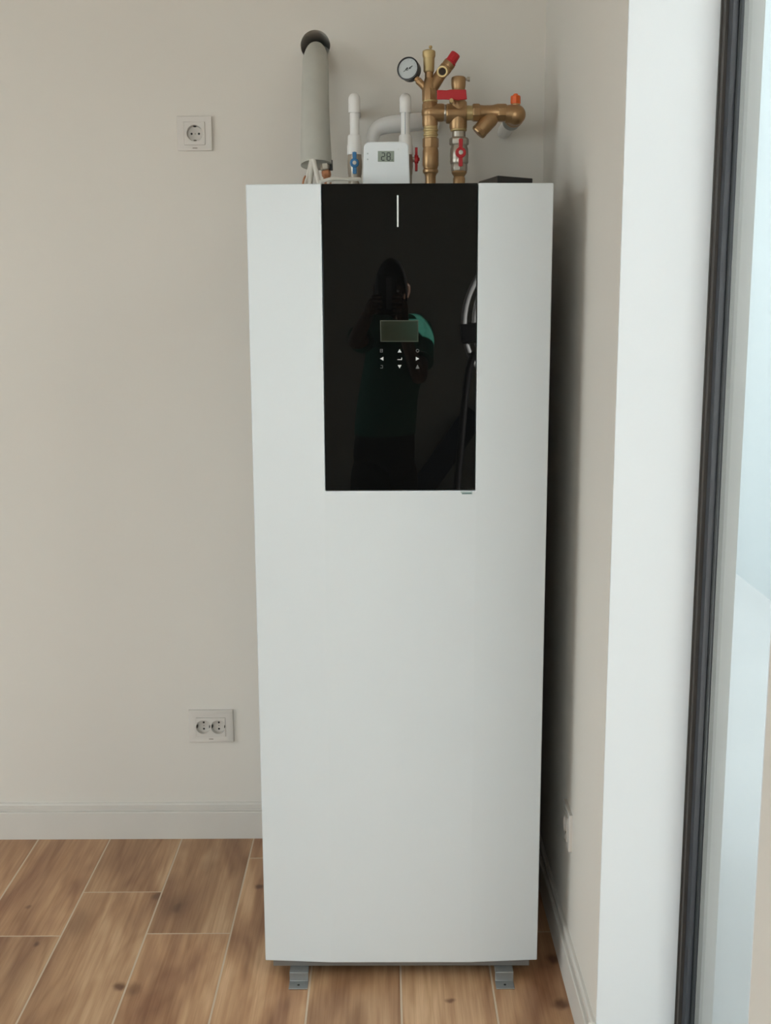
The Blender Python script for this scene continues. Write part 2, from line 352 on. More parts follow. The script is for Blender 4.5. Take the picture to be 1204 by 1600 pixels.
# floor: grout bed plus one object for each plank
floor = struct(MB().box((XL,YR,-.06), (XW,YW,-.0005)).box((XW,YR,-.06), (XR,YJ,-.0005)), 'floor', M['grout'], 'oak coloured wood-look plank floor with pale joints')
XP = -0.9708; PW = .2; PL = 1.2; G = .0042
pm = None
ends = {0: 2.480, 1: 2.683, 2: 2.488, 3: 2.86, 4: 2.10, 5: 2.62, 6: 2.489}
rows = range(-13, 23)
def plank_mesh(w_, l_):
    mb = MB(); mb.box((-w_/2, -l_/2, -.012), (w_/2, l_/2, 0))
    me = bpy.data.meshes.new('plank'); me.from_pydata(mb.v, [], mb.f)
    bm = bmesh.new(); bm.from_mesh(me); bmesh.ops.recalc_face_normals(bm, faces=bm.faces)
    es = [e for e in bm.edges if all(v.co.z > -.001 for v in e.verts)]
    bmesh.ops.bevel(bm, geom=es, offset=.0005, segments=1, affect='EDGES', profile=.5); bm.to_mesh(me); bm.free()
    me.materials.append(M['plank']); return me
pmesh = plank_mesh(PW-G, PL-G); cache = {}
for k in rows:
    x0, x1 = XP + PW*k, XP + PW*(k+1)
    x0c, x1c = max(x0, XL), min(x1, XW if x0 < XW-.05 else XR); ytop = YW if x0 < XW-.05 else YJ
    if x1c - x0c < .01: continue
    e0 = ends.get(k, 2.48 + ((k*37) % 11)/11*1.2)
    j = -6
    while True:
        a = e0 + (j)*PL; bnd = a + PL; j += 1
        if a > ytop: break
        if bnd < YR: continue
        ya, yb = max(a, YR), min(bnd, ytop)
        if yb - ya < .01: continue
        key = (round(x1c-x0c, 3), round(yb-ya, 3))
        if key not in cache: cache[key] = pmesh if key == (PW, PL) else plank_mesh(key[0]-G, key[1]-G)
        o = bpy.data.objects.new('plank', cache[key]); COL.objects.link(o); o.location = ((x0c+x1c)/2, (ya+yb)/2, 0); attach(o, floor)
# thresholds under the two door openings
struct(MB().box((XW,W1[0],-.06), (XO,W1[1],.002)).box((1.60,YJ,-.06), (W2[1],YJ+.22,.002)), 'trim_1', M['concrete'])

# baseboards: body + slim top step
def bb_prof(t=.014): return [(0,0),(t,0),(t,.0775),(t-.0015,.0795),(t-.0085,.0805),(t-.0085,.0845),(t-.0055,.0865),(t-.0055,.098),(t-.009,.1025),(0,.104)]
def baseboard(name, p0, p1, nrm, label=None):
    p0, p1, nrm = Vector(p0), Vector(p1), Vector(nrm); d = p1-p0
    mb = MB(); mb.prism(p0, nrm, (0,0,1), d.normalized(), bb_prof(), d.length)
    return struct(mb, name, M['base'], label, smooth=25)
baseboard('baseboard_back', (XL,YW,0), (XW,YW,0), (0,-1,0), 'pale moulded baseboard along the back wall')
br = MB()
br.prism((XW,W1[1]-.014,0), (-1,0,0), (0,0,1), (0,1,0), bb_prof(), YW-W1[1]+.014)
br.prism((XW-.014,W1[1],0), (0,-1,0), (0,0,1), (1,0,0), bb_prof(), .55-XW+.014)
br.prism((XW,YJ,0), (-1,0,0), (0,0,1), (0,1,0), bb_prof(), W1[0]-YJ)
struct(br, 'baseboard_right', M['base'], 'pale moulded baseboard along the side wall', smooth=25)
baseboard('baseboard_left', (XL,YR,0), (XL,YW,0), (1,0,0))
baseboard('baseboard_rear', (RW[1],YR,0), (XR,YR,0), (0,1,0))

# window_1: dark framed glass door in the right wall
def window(name, label, loc):
    o = bpy.data.objects.new(name, None); COL.objects.link(o); o.location = loc; o['kind'] = 'structure'; o['label'] = label; return o
w1 = window('window_1', 'dark grey framed glass door at the right edge', (.57, (W1[0]+W1[1])/2, 0))
def frame_rect(mb, x0, x1, ya, yb, za, zb, t):
    mb.box((x0,yb-t,za), (x1,yb,zb)); mb.box((x0,ya,za), (x1,ya+t,zb)); mb.box((x0,ya+t,zb-t), (x1,yb-t,zb)); mb.box((x0,ya+t,za), (x1,yb-t,za+t))
def glazed(wn, ya, yb, za, zb):
    f = MB(); frame_rect(f, .550, .584, ya, yb, za, zb, .006); f.build('outer_frame', M['frame'], wn, bevel=.001)
    f = MB(); frame_rect(f, .5535, .582, ya+.006, yb-.006, za+.006, zb-.006, .012); f.build('frame_lip', M['frame'], wn, bevel=.0015)
    f = MB(); frame_rect(f, .5595, .578, ya+.018, yb-.018, za+.018, zb-.018, .020); f.build('sash', M['sash'], wn, bevel=.002)
    f = MB(); frame_rect(f, .5700, .5728, ya+.036, yb-.036, za+.036, zb-.036, .006); f.build('gasket', M['gasket'], wn)
    MB().box((.5728,ya+.0385,za+.0385), (.5758,yb-.0385,zb-.0385)).build('pane', M['pane'], wn, smooth=0)
glazed(w1, W1[0], W1[1], .0, ZT)
w3 = window('window_3', 'wide dark framed window in the left wall', (XL-.1, .4, LZ[0]))
def bars(wn, u0, u1, z0, z1, fix, axis, cuts):
    f = MB()
    def B(a, b, c, d):
        if axis == 'Y': f.box((fix-.03,a,c), (fix+.03,b,d))
        else: f.box((a,fix-.03,c), (b,fix+.03,d))
    B(u0,u1,z0,z0+.05); B(u0,u1,z1-.05,z1)
    for c in [u0+.025] + cuts + [u1-.025]: B(c-.025,c+.025,z0+.05,z1-.05)
    f.build('frame', M['frame'], wn, bevel=.003)
    g = MB()
    if axis == 'Y': g.box((fix-.003,u0+.05,z0+.05), (fix+.003,u1-.05,z1-.05))
    else: g.box((u0+.05,fix-.003,z0+.05), (u1-.05,fix+.003,z1-.05))
    g.build('pane', M['pane'], wn, smooth=0)
bars(w3, LW[0], LW[1], LZ[0], LZ[1], XL-.13, 'Y', [(LW[0]+LW[1])/2])
w2 = window('window_2', 'unseen glass door behind the camera, added to let the sun in', ((W2[0]+W2[1])/2, YJ+.1, 0))
bars(w2, 1.60, W2[1], .002, ZT2, YJ+.11, 'X', [2.55])
w5 = window('window_5', 'unseen high window behind the camera, added with its sill to cut low sun', (1.1, YJ+.1, 1.66))
bars(w5, W2[0], 1.55, 1.66, ZT2, YJ+.11, 'X', [])  # unseen window added above the infill, passes only the high sun
w4 = window('window_4', 'unseen wide window in the rear wall, placed for its daylight', (-2, YR-.1, .05))
bars(w4, RW[0], RW[1], .05, LZ[1], YR-.13, 'X', [(RW[0]+RW[1])/2])  # unseen window, placed to light the room from the rear

# outside the glass door: terrace slab and a pale side wall placed to block the sun
gp = struct(MB().box((-30,-30,-.30), (30,30,-.07)), 'terrace_ground', M['concrete'])
tw = struct(MB().box((2.0,.95,-.07), (2.2,9.0,3.2)), 'wall_sun_block', M['render'], 'pale wall seen through the glass door, placed to block the sun')

# ================================================================== THE CABINET
D, XC, ROT, ZB, ZTOP = 2.3097, 0.0303, -0.0048, 0.0384, 1.6959
cabM = Matrix.Translation((XC, D, 0)) @ Matrix.Rotation(ROT, 4, 'Z')
def cw(x, y, z): return cabM @ Vector((x, y, z))
FY = -.0095                                         # middle facet stands proud of the side edges
cab = thing('heat_pump_cabinet', cw(0, .3, 0), 'tall white cabinet with a black glass control panel standing in the corner', 'cabinet')
def cpart(name, mb, m, parent=None, **k):
    mb.v = [tuple(cabM @ Vector(v)) for v in mb.v]; return mb.build(name, m, parent or cab, **k)
HG = .1515                                         # half width of the middle facet
zgl = P(625, 766, 2.30).z                          # lower edge of the glass
# front cover: folded sheet, notched behind the glass
mb = MB(); T = .018; G_ = .0012
zs = [ZB, zgl-G_, ZTOP]
def fr(x): return FY if abs(x) < .2 else 0.0
xl = [-.3, -HG-G_, HG+G_, .3]
fv = [(x, fr(x), z) for z in zs for x in xl]; bv_ = [(x, T, z) for z in zs for x in xl]; n_ = len(fv)
ff = []
for r_ in range(2):
    for c_ in range(3):
        if r_ == 1 and c_ == 1: continue
        a_ = r_*4+c_; ff += [(a_, a_+1, a_+5, a_+4), (n_+a_, n_+a_+4, n_+a_+5, n_+a_+1)]
def wall_(a_, b_): ff.append((a_, n_+a_, n_+b_, b_))
for a_, b_ in ((0,1),(1,2),(2,3),(3,7),(7,11),(11,10),(10,6),(6,5),(5,9),(9,8),(8,4),(4,0)): wall_(a_, b_)
mb.add(fv+bv_, ff)
cpart('front_cover', mb, M['white'], bevel=.0020, smooth=3)
mb = MB().box((-.2985,T,ZB+.004), (.2985,.60,ZTOP-.001)); cpart('body', mb, M['white'], bevel=.003)
gl = cpart('glass_panel', MB().box((-HG,FY,zgl), (HG,T,ZTOP-.0004)), M['glassblack'], bevel=.0012)
gl['label'] = 'glossy black glass control panel'
def gpt(x, y):                                     # pixel -> cabinet-local (x,z) on the glass
    p = P(x, y, D+FY-XC*0); p = P(x, y, D + FY + (p.x-XC)*math.sin(ROT)); q_ = cabM.inverted() @ p; return q_.x, q_.z
def glass_poly(name, pts, m, t=.0004, parent=gl):
    out = [gpt(*p) for p in pts]
    mb = MB(); mb.prism((0,FY,0), (1,0,0), (0,0,1), (0,-1,0), out, t); return cpart(name, mb, m, parent, smooth=0)
glass_poly('light_strip', [(619.8,305),(622.3,305),(622.3,354.5),(620,354.5)], M['strip'])
dp = glass_poly('display', [(593.4,500.5),(653.2,500.5),(653.2,534),(594.2,534)], M['lcdrim'], .0002)
glass_poly('display_screen', [(594.8,501.8),(652.2,501.8),(652.2,532.8),(595.4,532.8)], M['lcd'], .0003)
def tri(cx, cy, dx, dy):
    a = 3.0
    return [(cx+dx*a*.9, cy+dy*a*.9), (cx-dx*a*.9-dy*a, cy-dy*a*.9+dx*a), (cx-dx*a*.9+dy*a, cy-dy*a*.9-dx*a)]
for cx, cy, dx, dy in ((624,548,0,-1),(624,573,0,1),(596,560.5,-1,0),(652,560.5,1,0)):
    glass_poly('arrow_key', tri(cx, cy, dx, dy), M['mark'])
for pts in ([(620.5,561.3),(627.6,561.3),(627.6,562.4),(620.5,562.4)], [(626.8,558.8),(627.8,558.8),(627.8,561.4),(626.8,561.4)]):
    glass_poly('enter_key', pts, M['mark'])
for y0, y1, x0, x1 in ((570.4,571.4,594.5,597.8),(574.6,575.6,594,597.8),(571,575,597,598)):
    glass_poly('back_key', [(x0,y0),(x1,y0),(x1,y1),(x0,y1)], M['markdim'])
def ring_px(name, cx, cy, r, m, n=14, w_=.9):
    mb = MB(); out = [gpt(cx+r*math.cos(2*PI*k/n), cy+r*math.sin(2*PI*k/n)) for k in range(n)]; inn = [gpt(cx+(r-w_)*math.cos(2*PI*k/n), cy+(r-w_)*math.sin(2*PI*k/n)) for k in range(n)]
    v = [(a,FY-.0004,b) for a, b in out] + [(a,FY-.0004,b) for a, b in inn] + [(a,FY,b) for a, b in out] + [(a,FY,b) for a, b in inn]
    f = []
    for k in range(n):
        k2 = (k+1) % n; f += [(k,k2,n+k2,n+k), (2*n+k,2*n+k2,k2,k), (n+k,n+k2,3*n+k2,3*n+k), (3*n+k,3*n+k2,2*n+k2,2*n+k)]
    mb.add(v, f); return cpart(name, mb, m, gl, smooth=0)
ring_px('power_key', 652, 548, 2.6, M['markdim'])
for y0, y1, x0, x1 in ((545.4,546.3,593.6,597.6),(547.6,548.4,593.6,597.6),(549.8,550.6,593.6,597.6),(545.4,550.6,593.4,594.2),(545.4,550.6,597,597.8)):
    glass_poly('menu_key', [(x0,y0),(x1,y0),(x1,y1),(x0,y1)], M['markdim'])
for pts in ([(651.5,570),(652.5,570),(655,576),(649,576)],): glass_poly('alarm_key', pts, M['markdim'])
# badge under the glass
b1 = glass_poly('badge', [(718.5,767.6),(737.5,767.2),(737.5,772.4),(721.5,772.6)], M['badge'], .0006, cab)
glass_poly('badge_line', [(721.5,770.2),(736.5,769.9),(736.5,771.2),(721.5,771.5)], M['badged'], .0008, cab)
# base frame and the Z-shaped transport brackets
mb = MB().box((-.283,.0025,.0235), (.283,.03,ZB+.004)).box((-.283,.56,.0235), (.283,.585,ZB+.004)).box((-.283,.03,.0235), (-.255,.56,ZB+.004)).box((.255,.03,.0235), (.283,.56,ZB+.004))
mb.box((-.255,.03,.034), (.255,.56,ZB+.004))
cpart('base_frame', mb, M['plate'], bevel=.001)
lipY = PZ(466, 1547).y - D
for xa, xb in ((450.5,482.5),(773,804)):
    x0 = (PZ(xa,1540).x - XC); x1 = (PZ(xb,1540).x - XC)
    for back in (False, True):
        mb = MB(); t = .003; y0 = lipY; yv = lipY + .028
        out = [(y0,0),(yv+t,0),(yv+t,.0235-t),(yv+.055,.0235-t),(yv+.055,.0235),(yv,.0235),(yv,t),(y0,t)]
        if back: out = [(.6-a, b) for a, b in out]
        mb.prism((x0+.0015,0,0), (0,1,0), (0,0,1), (1,0,0), out, x1-x0-.003)
        foot = cpart('foot_bracket', mb, M['steel'], bevel=.0012)
        yy = y0+.013 if not back else .6-y0-.013
        cpart('bolt_hole', MB().lathe(((x0+x1)/2, yy, t-.0005), (0,0,1), [(.0028,0),(.0028,.0008)], 12), M['hole'], foot)

# ================================================================== THINGS ON TOP OF THE CABINET
ZS = ZTOP                                          # stand height
def vprof(pxs, x, Y):                              # [(y_px, r_px)] -> lathe profile along +Z
    return [(r*mpp(Y, P(x,y,Y).z), P(x,y,Y).z) for y, r in pxs]
def vlathe(mb, x, Y, pxs, n=28, ph=0, dx=0):
    p = vprof(pxs, x, Y); X = P(x, pxs[len(pxs)//2][0], Y).x
    mb.lathe((X, Y, 0), (0,0,1), p, n, ph); return mb
def hlathe(mb, y, Y, pxs, n=28, ph=0):             # [(x_px, r_px)] along +X
    z = P(pxs[len(pxs)//2][0], y, Y).z; s = mpp(Y, z)
    mb.lathe((0, Y, z), (1,0,0), [(r*s, P(x,y,Y).x) for x, r in pxs], n, ph, ref=(0,0,1)); return mb

# ---- insulated refrigerant line out of the wall hole
YI = 2.80
pipe = thing('insulated_pipe', (P(500,285,YI).x, YI, ZS), 'thick pipe in grey-white foam insulation bending into the round wall hole', 'pipe')
mb = MB(); a = P(494,258,YI)
path = [a, P(492.5,215,2.815), P(492,160,2.85), P(492.5,112,2.90), P(493,94,2.940), (hc.x+.001,YW-.004,hc.z-.0135), (hc.x+.001,YW+.03,hc.z-.0135), (hc.x+.001,YW+.10,hc.z-.0135)]
mb.tube(path, [.0368,.0352,.0330,.0318,.0318,.0240,.0222,.0220], 26, 2)
mb.build('insulation', M['sleeve'], pipe)
top = P(508,262,YI)
mb = MB().tube([P(506,250,YI), P(509.5,266,YI)], .0085, 18); mb.build('pipe_end', M['nickel'], pipe)
d = (P(511,280,YI)-P(508,262,YI)).normalized()
MB().lathe(P(507,254,YI), d, [(.0125,0),(.0125,.016),(.010,.018),(.010,.020)], 6).build('flare_fitting', M['nickel'], pipe, bevel=.001)
mb = MB().lathe(P(508.6,265,YI), d, [(.0085,0),(.0112,.003),(.0112,.014),(.009,.017),(.008,.06)], 6); mb.build('flare_nut', M['copper'], pipe, bevel=.001)
mb = MB().lathe(P(517,250,YI), (P(517.5,268,YI)-P(517,250,YI)), [(.0035,0),(.0035,.024)], 12); mb.build('valve_stem', M['gaugeb'], pipe)
def cable(name, pts, r, label, cat='cable', n=10, m='cable'):
    o = MB().tube(pts, r, n, 2).build(name, M[m]); return tag(o, label, cat)
zt = ZS + .004
cable('cable', [P(487,250,2.765), P(483,268,2.76), P(478.5,286,2.755), P(474,300,2.74)], .0058, 'white cable dropping at a slant on the left under the insulated pipe')
cable('cable', [P(489,250,2.752), P(486.5,268,2.742), P(484,285,2.735), P(482,301,2.73)], .0062, 'thick white cable dropping straight below the insulated pipe')
cable('cable', [P(490,252,2.728), P(494,268,2.72), P(498,284,2.71), P(502,298,2.70)], .0055, 'white cable slanting right towards the copper nut')
cable('cable', [P(472,286,2.73)+Vector((0,0,-.01)), P(474,281,2.73), P(476,277,2.73), P(476.5,275.5,2.74)], .0022, 'short thin brown wire at the foot of the insulated pipe', 'wire', m='copper')
c0 = P(500,284,2.36)
cable('cable', [P(500,284.5,2.335), P(507,282.2,2.345), P(516,279.5,2.36), P(527,278.8,2.38), P(545,281,2.40), P(557,280.2,2.42), P(563,281,2.46), (P(566,281,2.5).x, 2.52, ZS+.004)], .0034, 'white cable lying across the cabinet top beside the thermostat')
cable('cable', [P(512,286,2.40), P(517,281,2.41), P(530,280.5,2.43), P(545,279,2.45), P(562,279.5,2.50)], .0030, 'thinner white cable looped behind the one on the cabinet top')

# ---- white plastic pipes with ball valves
def butterfly(o, axis, up, L, m, parent, hub=.0085, cap='cream'):
    """two-wing lever around hub; axis = outward, up = wing direction"""
    o, axis, up = Vector(o), Vector(axis).normalized(), Vector(up).normalized(); side = axis.cross(up)
    mb = MB()
    def wing(sg):
        out = [(-.0035*1.0, .004), (.0035, .004), (.0045, L*.55), (.0048, L), (.0, L*1.05), (-.0048, L), (-.0045, L*.55)]
        mb.prism(o, side, up*sg, axis, out, .006)
    wing(1); wing(-1)
    mb.lathe(o - axis*.001, axis, [(hub,0),(hub,.007),(hub*.85,.009)], 22)
    h = mb.build('handle', M[m], parent, bevel=.0008)
    MB().lathe(o + axis*.0078, axis, [(hub*.42,0),(hub*.42,.0022),(hub*.25,.003)], 12).build('handle_screw', M[cap], parent)
    return h
def ppr(x, Y, label, dxv=0.0):
    root = thing('plastic_pipe', (P(x,285,Y).x, Y, ZS), label, 'pipe')
    X = P(x,190,Y).x; s = mpp(Y)
    zel = P(x,161,Y).z
    mb = MB(); r = 9.2*s
    # elbow: straight collar, quarter bend, collar to the wall
    mb.tube([(X,Y,P(x,176.5,Y).z), (X,Y,zel-.004), (X,Y+.002,zel+.006), (X,Y+.010,zel+.011), (X,Y+.030,zel+.011)], r, 22, 1)
    mb.build('elbow', M['ppr'], root)
    MB().tube([(X,Y+.024,zel+.009), (X,YW+.003,zel+.009)], .0102, 18).build('wall_pipe', M['ppr'], root)
    mb = MB(); vlathe(mb, x, Y, [(216,7.2),(172,7.2)], 22); mb.build('riser_pipe', M['ppr'], root)
    mb = MB(); vlathe(mb, x, Y, [(242,11.6),(229,11.6),(226,10.8),(213,10.0),(211,9.0)], 24); mb.build('adapter_socket', M['ppr'], root)
    mb = MB(); zz = ZS+.0002; pr = vprof([(274,11.5),(266,11.5)], x, Y)
    mb.lathe((X,Y,0), (0,0,1), [(10.8*s,zz),(10.8*s,pr[0][1])] + vprof([(272,11.4),(266,11.6),(262,12.2),(252,12.2),(247,11.4),(241,11.4)], x, Y), 8, PI/8)
    vb = mb.build('valve_body', M['nickel'], root, smooth=50, bevel=.001)
    return root, vb, X, s
p1, v1, X1, s1 = ppr(553.5, 2.75, 'white plastic water pipe with a blue-handled valve left of thermostat')
hz = P(553.5,255,2.73).z
MB().lathe((X1,2.74,hz), (0,-1,0), [(.007,0),(.007,.016)], 14).build('valve_stem', M['nickel'], p1)
butterfly((X1, 2.728, hz), (0,-1,0), (0,0,1), .0235, 'blue', p1, .0105)
p2, v2, X2, s2 = ppr(633.2, 2.75, 'white plastic water pipe with a red-handled valve behind the thermostat')
MB().tube([(X2-.001,2.75-.0107,P(633,212,2.75).z), (X2-.001,2.75-.0107,P(633,176,2.75).z)], .0007, 6).build('print_line', M['pprline'], p2)
hz2 = P(650,249,2.75).z
MB().lathe((X2,2.75,hz2), (1,0,0), [(.006,0),(.006,.026)], 14).build('valve_stem', M['nickel'], p2)
butterfly((P(648,249,2.75).x, 2.75, hz2), (1,0,0), (0,0,1), .0255, 'red', p2, .0100, 'red')

bent = tag(MB().tube([(P(581,280,2.86).x,2.86,ZS+.0005), P(581,240,2.86), P(581,221,2.86), P(585,204,2.865), P(598,196.5,2.87), P(618,193.5,2.875), P(642,191.5,2.88), P(660,190,2.89), P(671,191,2.915), P(673,193,2.95), (P(673,193,2.95).x, YW+.003, P(673,193,2.95).z)],
    [.0135,.0135,.0142,.0165,.0195,.0208,.0210,.0210,.021,.021,.021], 24, 2).build('bent_pipe', M['ppr']),
    'thick white pipe bending sideways behind the thermostat towards the brass fittings', 'pipe')

# ---- thermostat receiver
YT = 2.50
th = thing('room_thermostat', (P(603,284,YT).x, YT, ZS), 'white room thermostat with a small grey display reading 28', 'thermostat')
A = P(566.3,283,YT); B = P(640.6,219,YT); x0, x1, z1 = A.x, B.x, B.z; z0 = ZS
rr = .014; out = []
for cx, cz, a0 in ((x1-rr-.003, z1-rr, 0), (x0+rr+.003, z1-rr, PI/2)):
    for k in range(9):
        an = a0 + PI/2*k/8; out.append((cx+rr*math.cos(an), cz+rr*.8*math.sin(an)))
out += [(x0, z0+.012), (x0+.002, z0+.0006), (x1-.002, z0+.0006), (x1, z0+.012)]
mb = MB(); mb.prism((0,YT+.026,0), (1,0,0), (0,0,1), (0,-1,0), out, .026)
mb.build('casing', M['thermo'], th, bevel=.003, seg=3)
def tq(x, y): p = P(x, y, YT); return p.x, p.z
def tpoly(name, pts, m, y, t, parent): mb = MB(); mb.prism((0,y,0), (1,0,0), (0,0,1), (0,-1,0), [tq(*p) for p in pts], t); return mb.build(name, m, parent, smooth=0)
tl = tpoly('display', [(590,236),(615.5,236),(615.5,252.8),(590,252.8)], M['tlcd'], YT, .0006, th)
SEG = {'a':((.1,.0),(.9,.0)),'b':((.95,.05),(.95,.47)),'c':((.95,.53),(.95,.95)),'d':((.1,1.),(.9,1.)),'e':((.05,.53),(.05,.95)),'f':((.05,.05),(.05,.47)),'g':((.12,.5),(.88,.5))}
def digit(ch, x, y, w_, h_):
    for s in {'2':'abged','8':'abcdefg'}[ch]:
        (ax, ay), (bx, by) = SEG[s]; t = .75
        if s in 'adg': p = [(x+ax*w_, y+ay*h_-t), (x+bx*w_, y+by*h_-t), (x+bx*w_, y+by*h_+t), (x+ax*w_, y+ay*h_+t)]
        else: p = [(x+ax*w_-t, y+ay*h_), (x+ax*w_+t, y+ay*h_), (x+ax*w_+t, y+by*h_), (x+ax*w_-t, y+by*h_)]
        tpoly('digit_segment', p, M['seg'], YT-.0006, .0002, tl)
digit('2', 595.5, 239, 5.6, 11.5); digit('8', 604, 239, 5.6, 11.5)
tpoly('digit_segment', [(611.5,249.3),(612.9,249.3),(612.9,250.7),(611.5,250.7)], M['seg'], YT-.0006, .0002, tl)
for y in (240, 249): tpoly('side_mark', [(573,y-1.2),(575.3,y-1.2),(575.3,y+1.2),(573,y+1.2)], M['markdim'] if 0 else M['dial'], YT, .0003, th)
MB().lathe(P(621.8,233.5,YT), (0,-1,0), [(.0016,-.001),(.0016,.0006),(.001,.001)], 12).build('indicator_lens', M['strip'], th)

# ---- brass valve manifold
YB = 2.72; SB = mpp(YB, 1.86)
bm_ = thing('brass_valve_manifold', (P(672,285,YB).x, YB, ZS), 'brass pipe fittings with pressure gauge, red handles and orange cap on the cabinet top', 'valves')
bp = lambda name, mb, m, parent=None, **k: mb.build(name, M[m], parent or bm_, **{**dict(smooth=26), **k})
def zpx(x, y): return P(x, y, YB).z
def col(x, pxs, n=28, base=False):
    mb = MB(); p = vprof(pxs, x, YB)
    if base: p = [(p[0][0], ZS+.0003)] + p
    mb.lathe((P(x,200,YB).x, YB, 0), (0,0,1), p, n); return mb
# left riser
bp('tail_piece', col(672.5, [(290,8.2),(276,8.2),(272,9.5),(269.5,12.0),(266,12.2),(264,10.8),(260,11.6)], base=True), 'brass')
bp('check_valve', col(672.5, [(261,11.6),(258,12.6),(236,12.4),(232,11.4),(230,11.4)]), 'brass')
bp('union_nut', col(672.5, [(231,12.2),(229,12.6),(217,12.6),(215.5,11.6)], 8), 'brass', bevel=.0008)
bp('threaded_ring', col(672.5, [(216,10.5),(213,10.5),(212,11.6),(210,11.6),(209,10.6),(206,10.6),(205,11.8),(202.5,11.8),(201,10.9),(197,10.9)]), 'brassl')
tee = MB(); tee.lathe((P(671.5,190,YB).x,YB,0), (0,0,1), vprof([(198,11.4),(194,12.3),(164,12.3),(161,11.2),(157,11.2)], 671.5, YB), 28)
hlathe(tee, 176, YB, [(671,13.6),(690,13.6),(693,13.0)])
tee.sphere((P(671.5,176,YB).x, YB, zpx(671.5,176)), 13.4*SB)
bp('tee', tee, 'brass')
bp('tee_ring', hlathe(MB(), 176.5, YB, [(692,12.2),(693.5,12.9),(696,12.9),(697,12.2)]), 'nickel')
bp('riser_ring', col(671.5, [(160.5,11.0),(159,11.9),(157.5,11.9),(156.5,11.0)]), 'brassl')
bp('riser_hex', col(671, [(158,11.8),(142,12.2),(139,11.2)], 8), 'brass', bevel=.0008)
# cross with two slanted branches
cr = MB(); cr.lathe((P(670.5,140,YB).x,YB,0), (0,0,1), vprof([(142,11.2),(134,11.0),(127,8.6),(122,7.4)], 670.5, YB), 24)
def aimed(mb, p, q, prof, n=24):                    # profile [(r_px, frac)] between two pixel points
    p3, q3 = (Vector(p) if len(p) == 3 and isinstance(p, Vector) else P(*p, YB)), (q if isinstance(q, Vector) else P(*q, YB)); L = (q3-p3).length
    mb.lathe(p3, q3-p3, [(r*SB, t*L) for r, t in prof], n); return mb
aimed(cr, (672,142), (692,110), [(9.6,0),(9.2,.45),(8.8,1)])
aimed(cr, (668,141), (653,126), [(6.4,0),(5.6,.5),(5.0,1)])
bp('branch_cross', cr, 'brass')
gq = P(650,121.5,YB) + Vector((0,-.004,0))
bp('gauge_nipple', aimed(MB(), (656,129), (647,119), [(5.6,0),(5.6,.35),(4.4,.4),(4.4,1)], 8), 'brass')
bp('vent_neck', col(670, [(124,6.8),(118,6.8),(112,6.6)]), 'brass')
vent = bp('air_vent', col(669.5, [(113,7.4),(111.5,8.4),(91,8.9),(88,10.0),(86,10.2),(81,10.2),(79.5,9.4),(78,6)]), 'brassl', smooth=18)
bp('vent_cap', MB().lathe((P(672.3,74,YB).x, YB-.003, zpx(672,79)), (0,0,1), [(.0022,0),(.0022,.004),(.0038,.0045),(.0038,.0085),(.0032,.0095)], 14), 'brassl', vent)
# gauge
ga = Vector((-.34,-.93,.10)).normalized(); gc = P(637.3,108.3,YB) + Vector((0,-.006,0)); GR = 17.2*SB
gg = bp('pressure_gauge', MB().lathe(gc, ga, [(.008,-.024),(GR*.78,-.023),(GR*.97,-.019),(GR*.97,-.003),(GR*1.02,-.002),(GR*1.02,.003),(GR*.90,.0036),(GR*.89,.0008)], 40, cap1=True), 'gaugeb')
gg['label'] = 'small round pressure gauge with a black rim'
MB().lathe(gc, ga, [(GR*.89,.0006),(GR*.89,.0014)], 40).build('dial', M['dial'], gg)
gu = Vector((0,0,1)); gs = ga.cross(gu).normalized()*-1; gu = gs.cross(ga).normalized()*-1
if gu.z < 0: gu = -gu
if gs.x < 0: gs = -gs
def gbar(a, b, wd, name='needle', m='ink', t=.0006):
    a, b = Vector(a), Vector(b); dd = (b-a).normalized(); nn = Vector((-dd.y, dd.x))
    pts = [a+nn*wd, a-nn*wd, b-nn*wd*.6, b+nn*wd*.6]
    MB().prism(gc+ga*.0014, gs*GR, gu*GR, ga, [(p.x, p.y) for p in pts], t).build(name, M[m], gg, smooth=0)
gbar((-.40,-.25), (-.02,.04), .022)
gbar((-.22,-.10), (-.06,.10), .045, 'dial_print', t=.0004); gbar((-.16,-.12), (.02,-.12), .035, 'dial_print', t=.0004); gbar((-.06,.10), (.02,-.10), .035, 'dial_print', t=.0004)
gbar((.10,.02), (.26,.12), .05, 'dial_print', t=.0004); gbar((.24,.10), (.42,.22), .045, 'dial_print', t=.0004)
gbar((.12,-.04), (.30,.02), .025, 'dial_print', t=.0004)
for k in range(11):
    an = math.radians(225 - 27*k); gbar((.72*math.cos(an),.72*math.sin(an)), (.80*math.cos(an),.80*math.sin(an)), .012, 'dial_tick', 'plate', .0003)
# safety valve
sv = bp('safety_valve', aimed(MB(), (688,117), (702.5,98.5), [(8.8,0),(9.0,.25),(9.6,.3),(9.9,.62),(9.2,.7),(9.6,.75),(9.6,1)]), 'brass')
op = P(692.2,112.8,YB)
mb = MB(); mb.lathe(op + Vector((0,-.002,0)), (-.18,-1,-.12), [(8.6*SB,0),(8.8*SB,.017),(8.2*SB,.020),(5.9*SB,.020),(5.6*SB,.0145)], 28); bp('outlet', mb, 'brassl', sv)
bp('outlet_bore', MB().lathe(op + Vector((0,-.002,0)) + Vector((-.18,-1,-.12)).normalized()*.0142, (-.18,-1,-.12), [(5.5*SB,0),(5.3*SB,.0012)], 24), 'brassd', sv)
bp('red_cap', aimed(MB(), (700.5,101.5), (712.2,83.5), [(8.9,0),(9.1,.28),(8.1,.32),(7.9,.93),(7.0,1)], 12), 'red', sv, bevel=.0006)
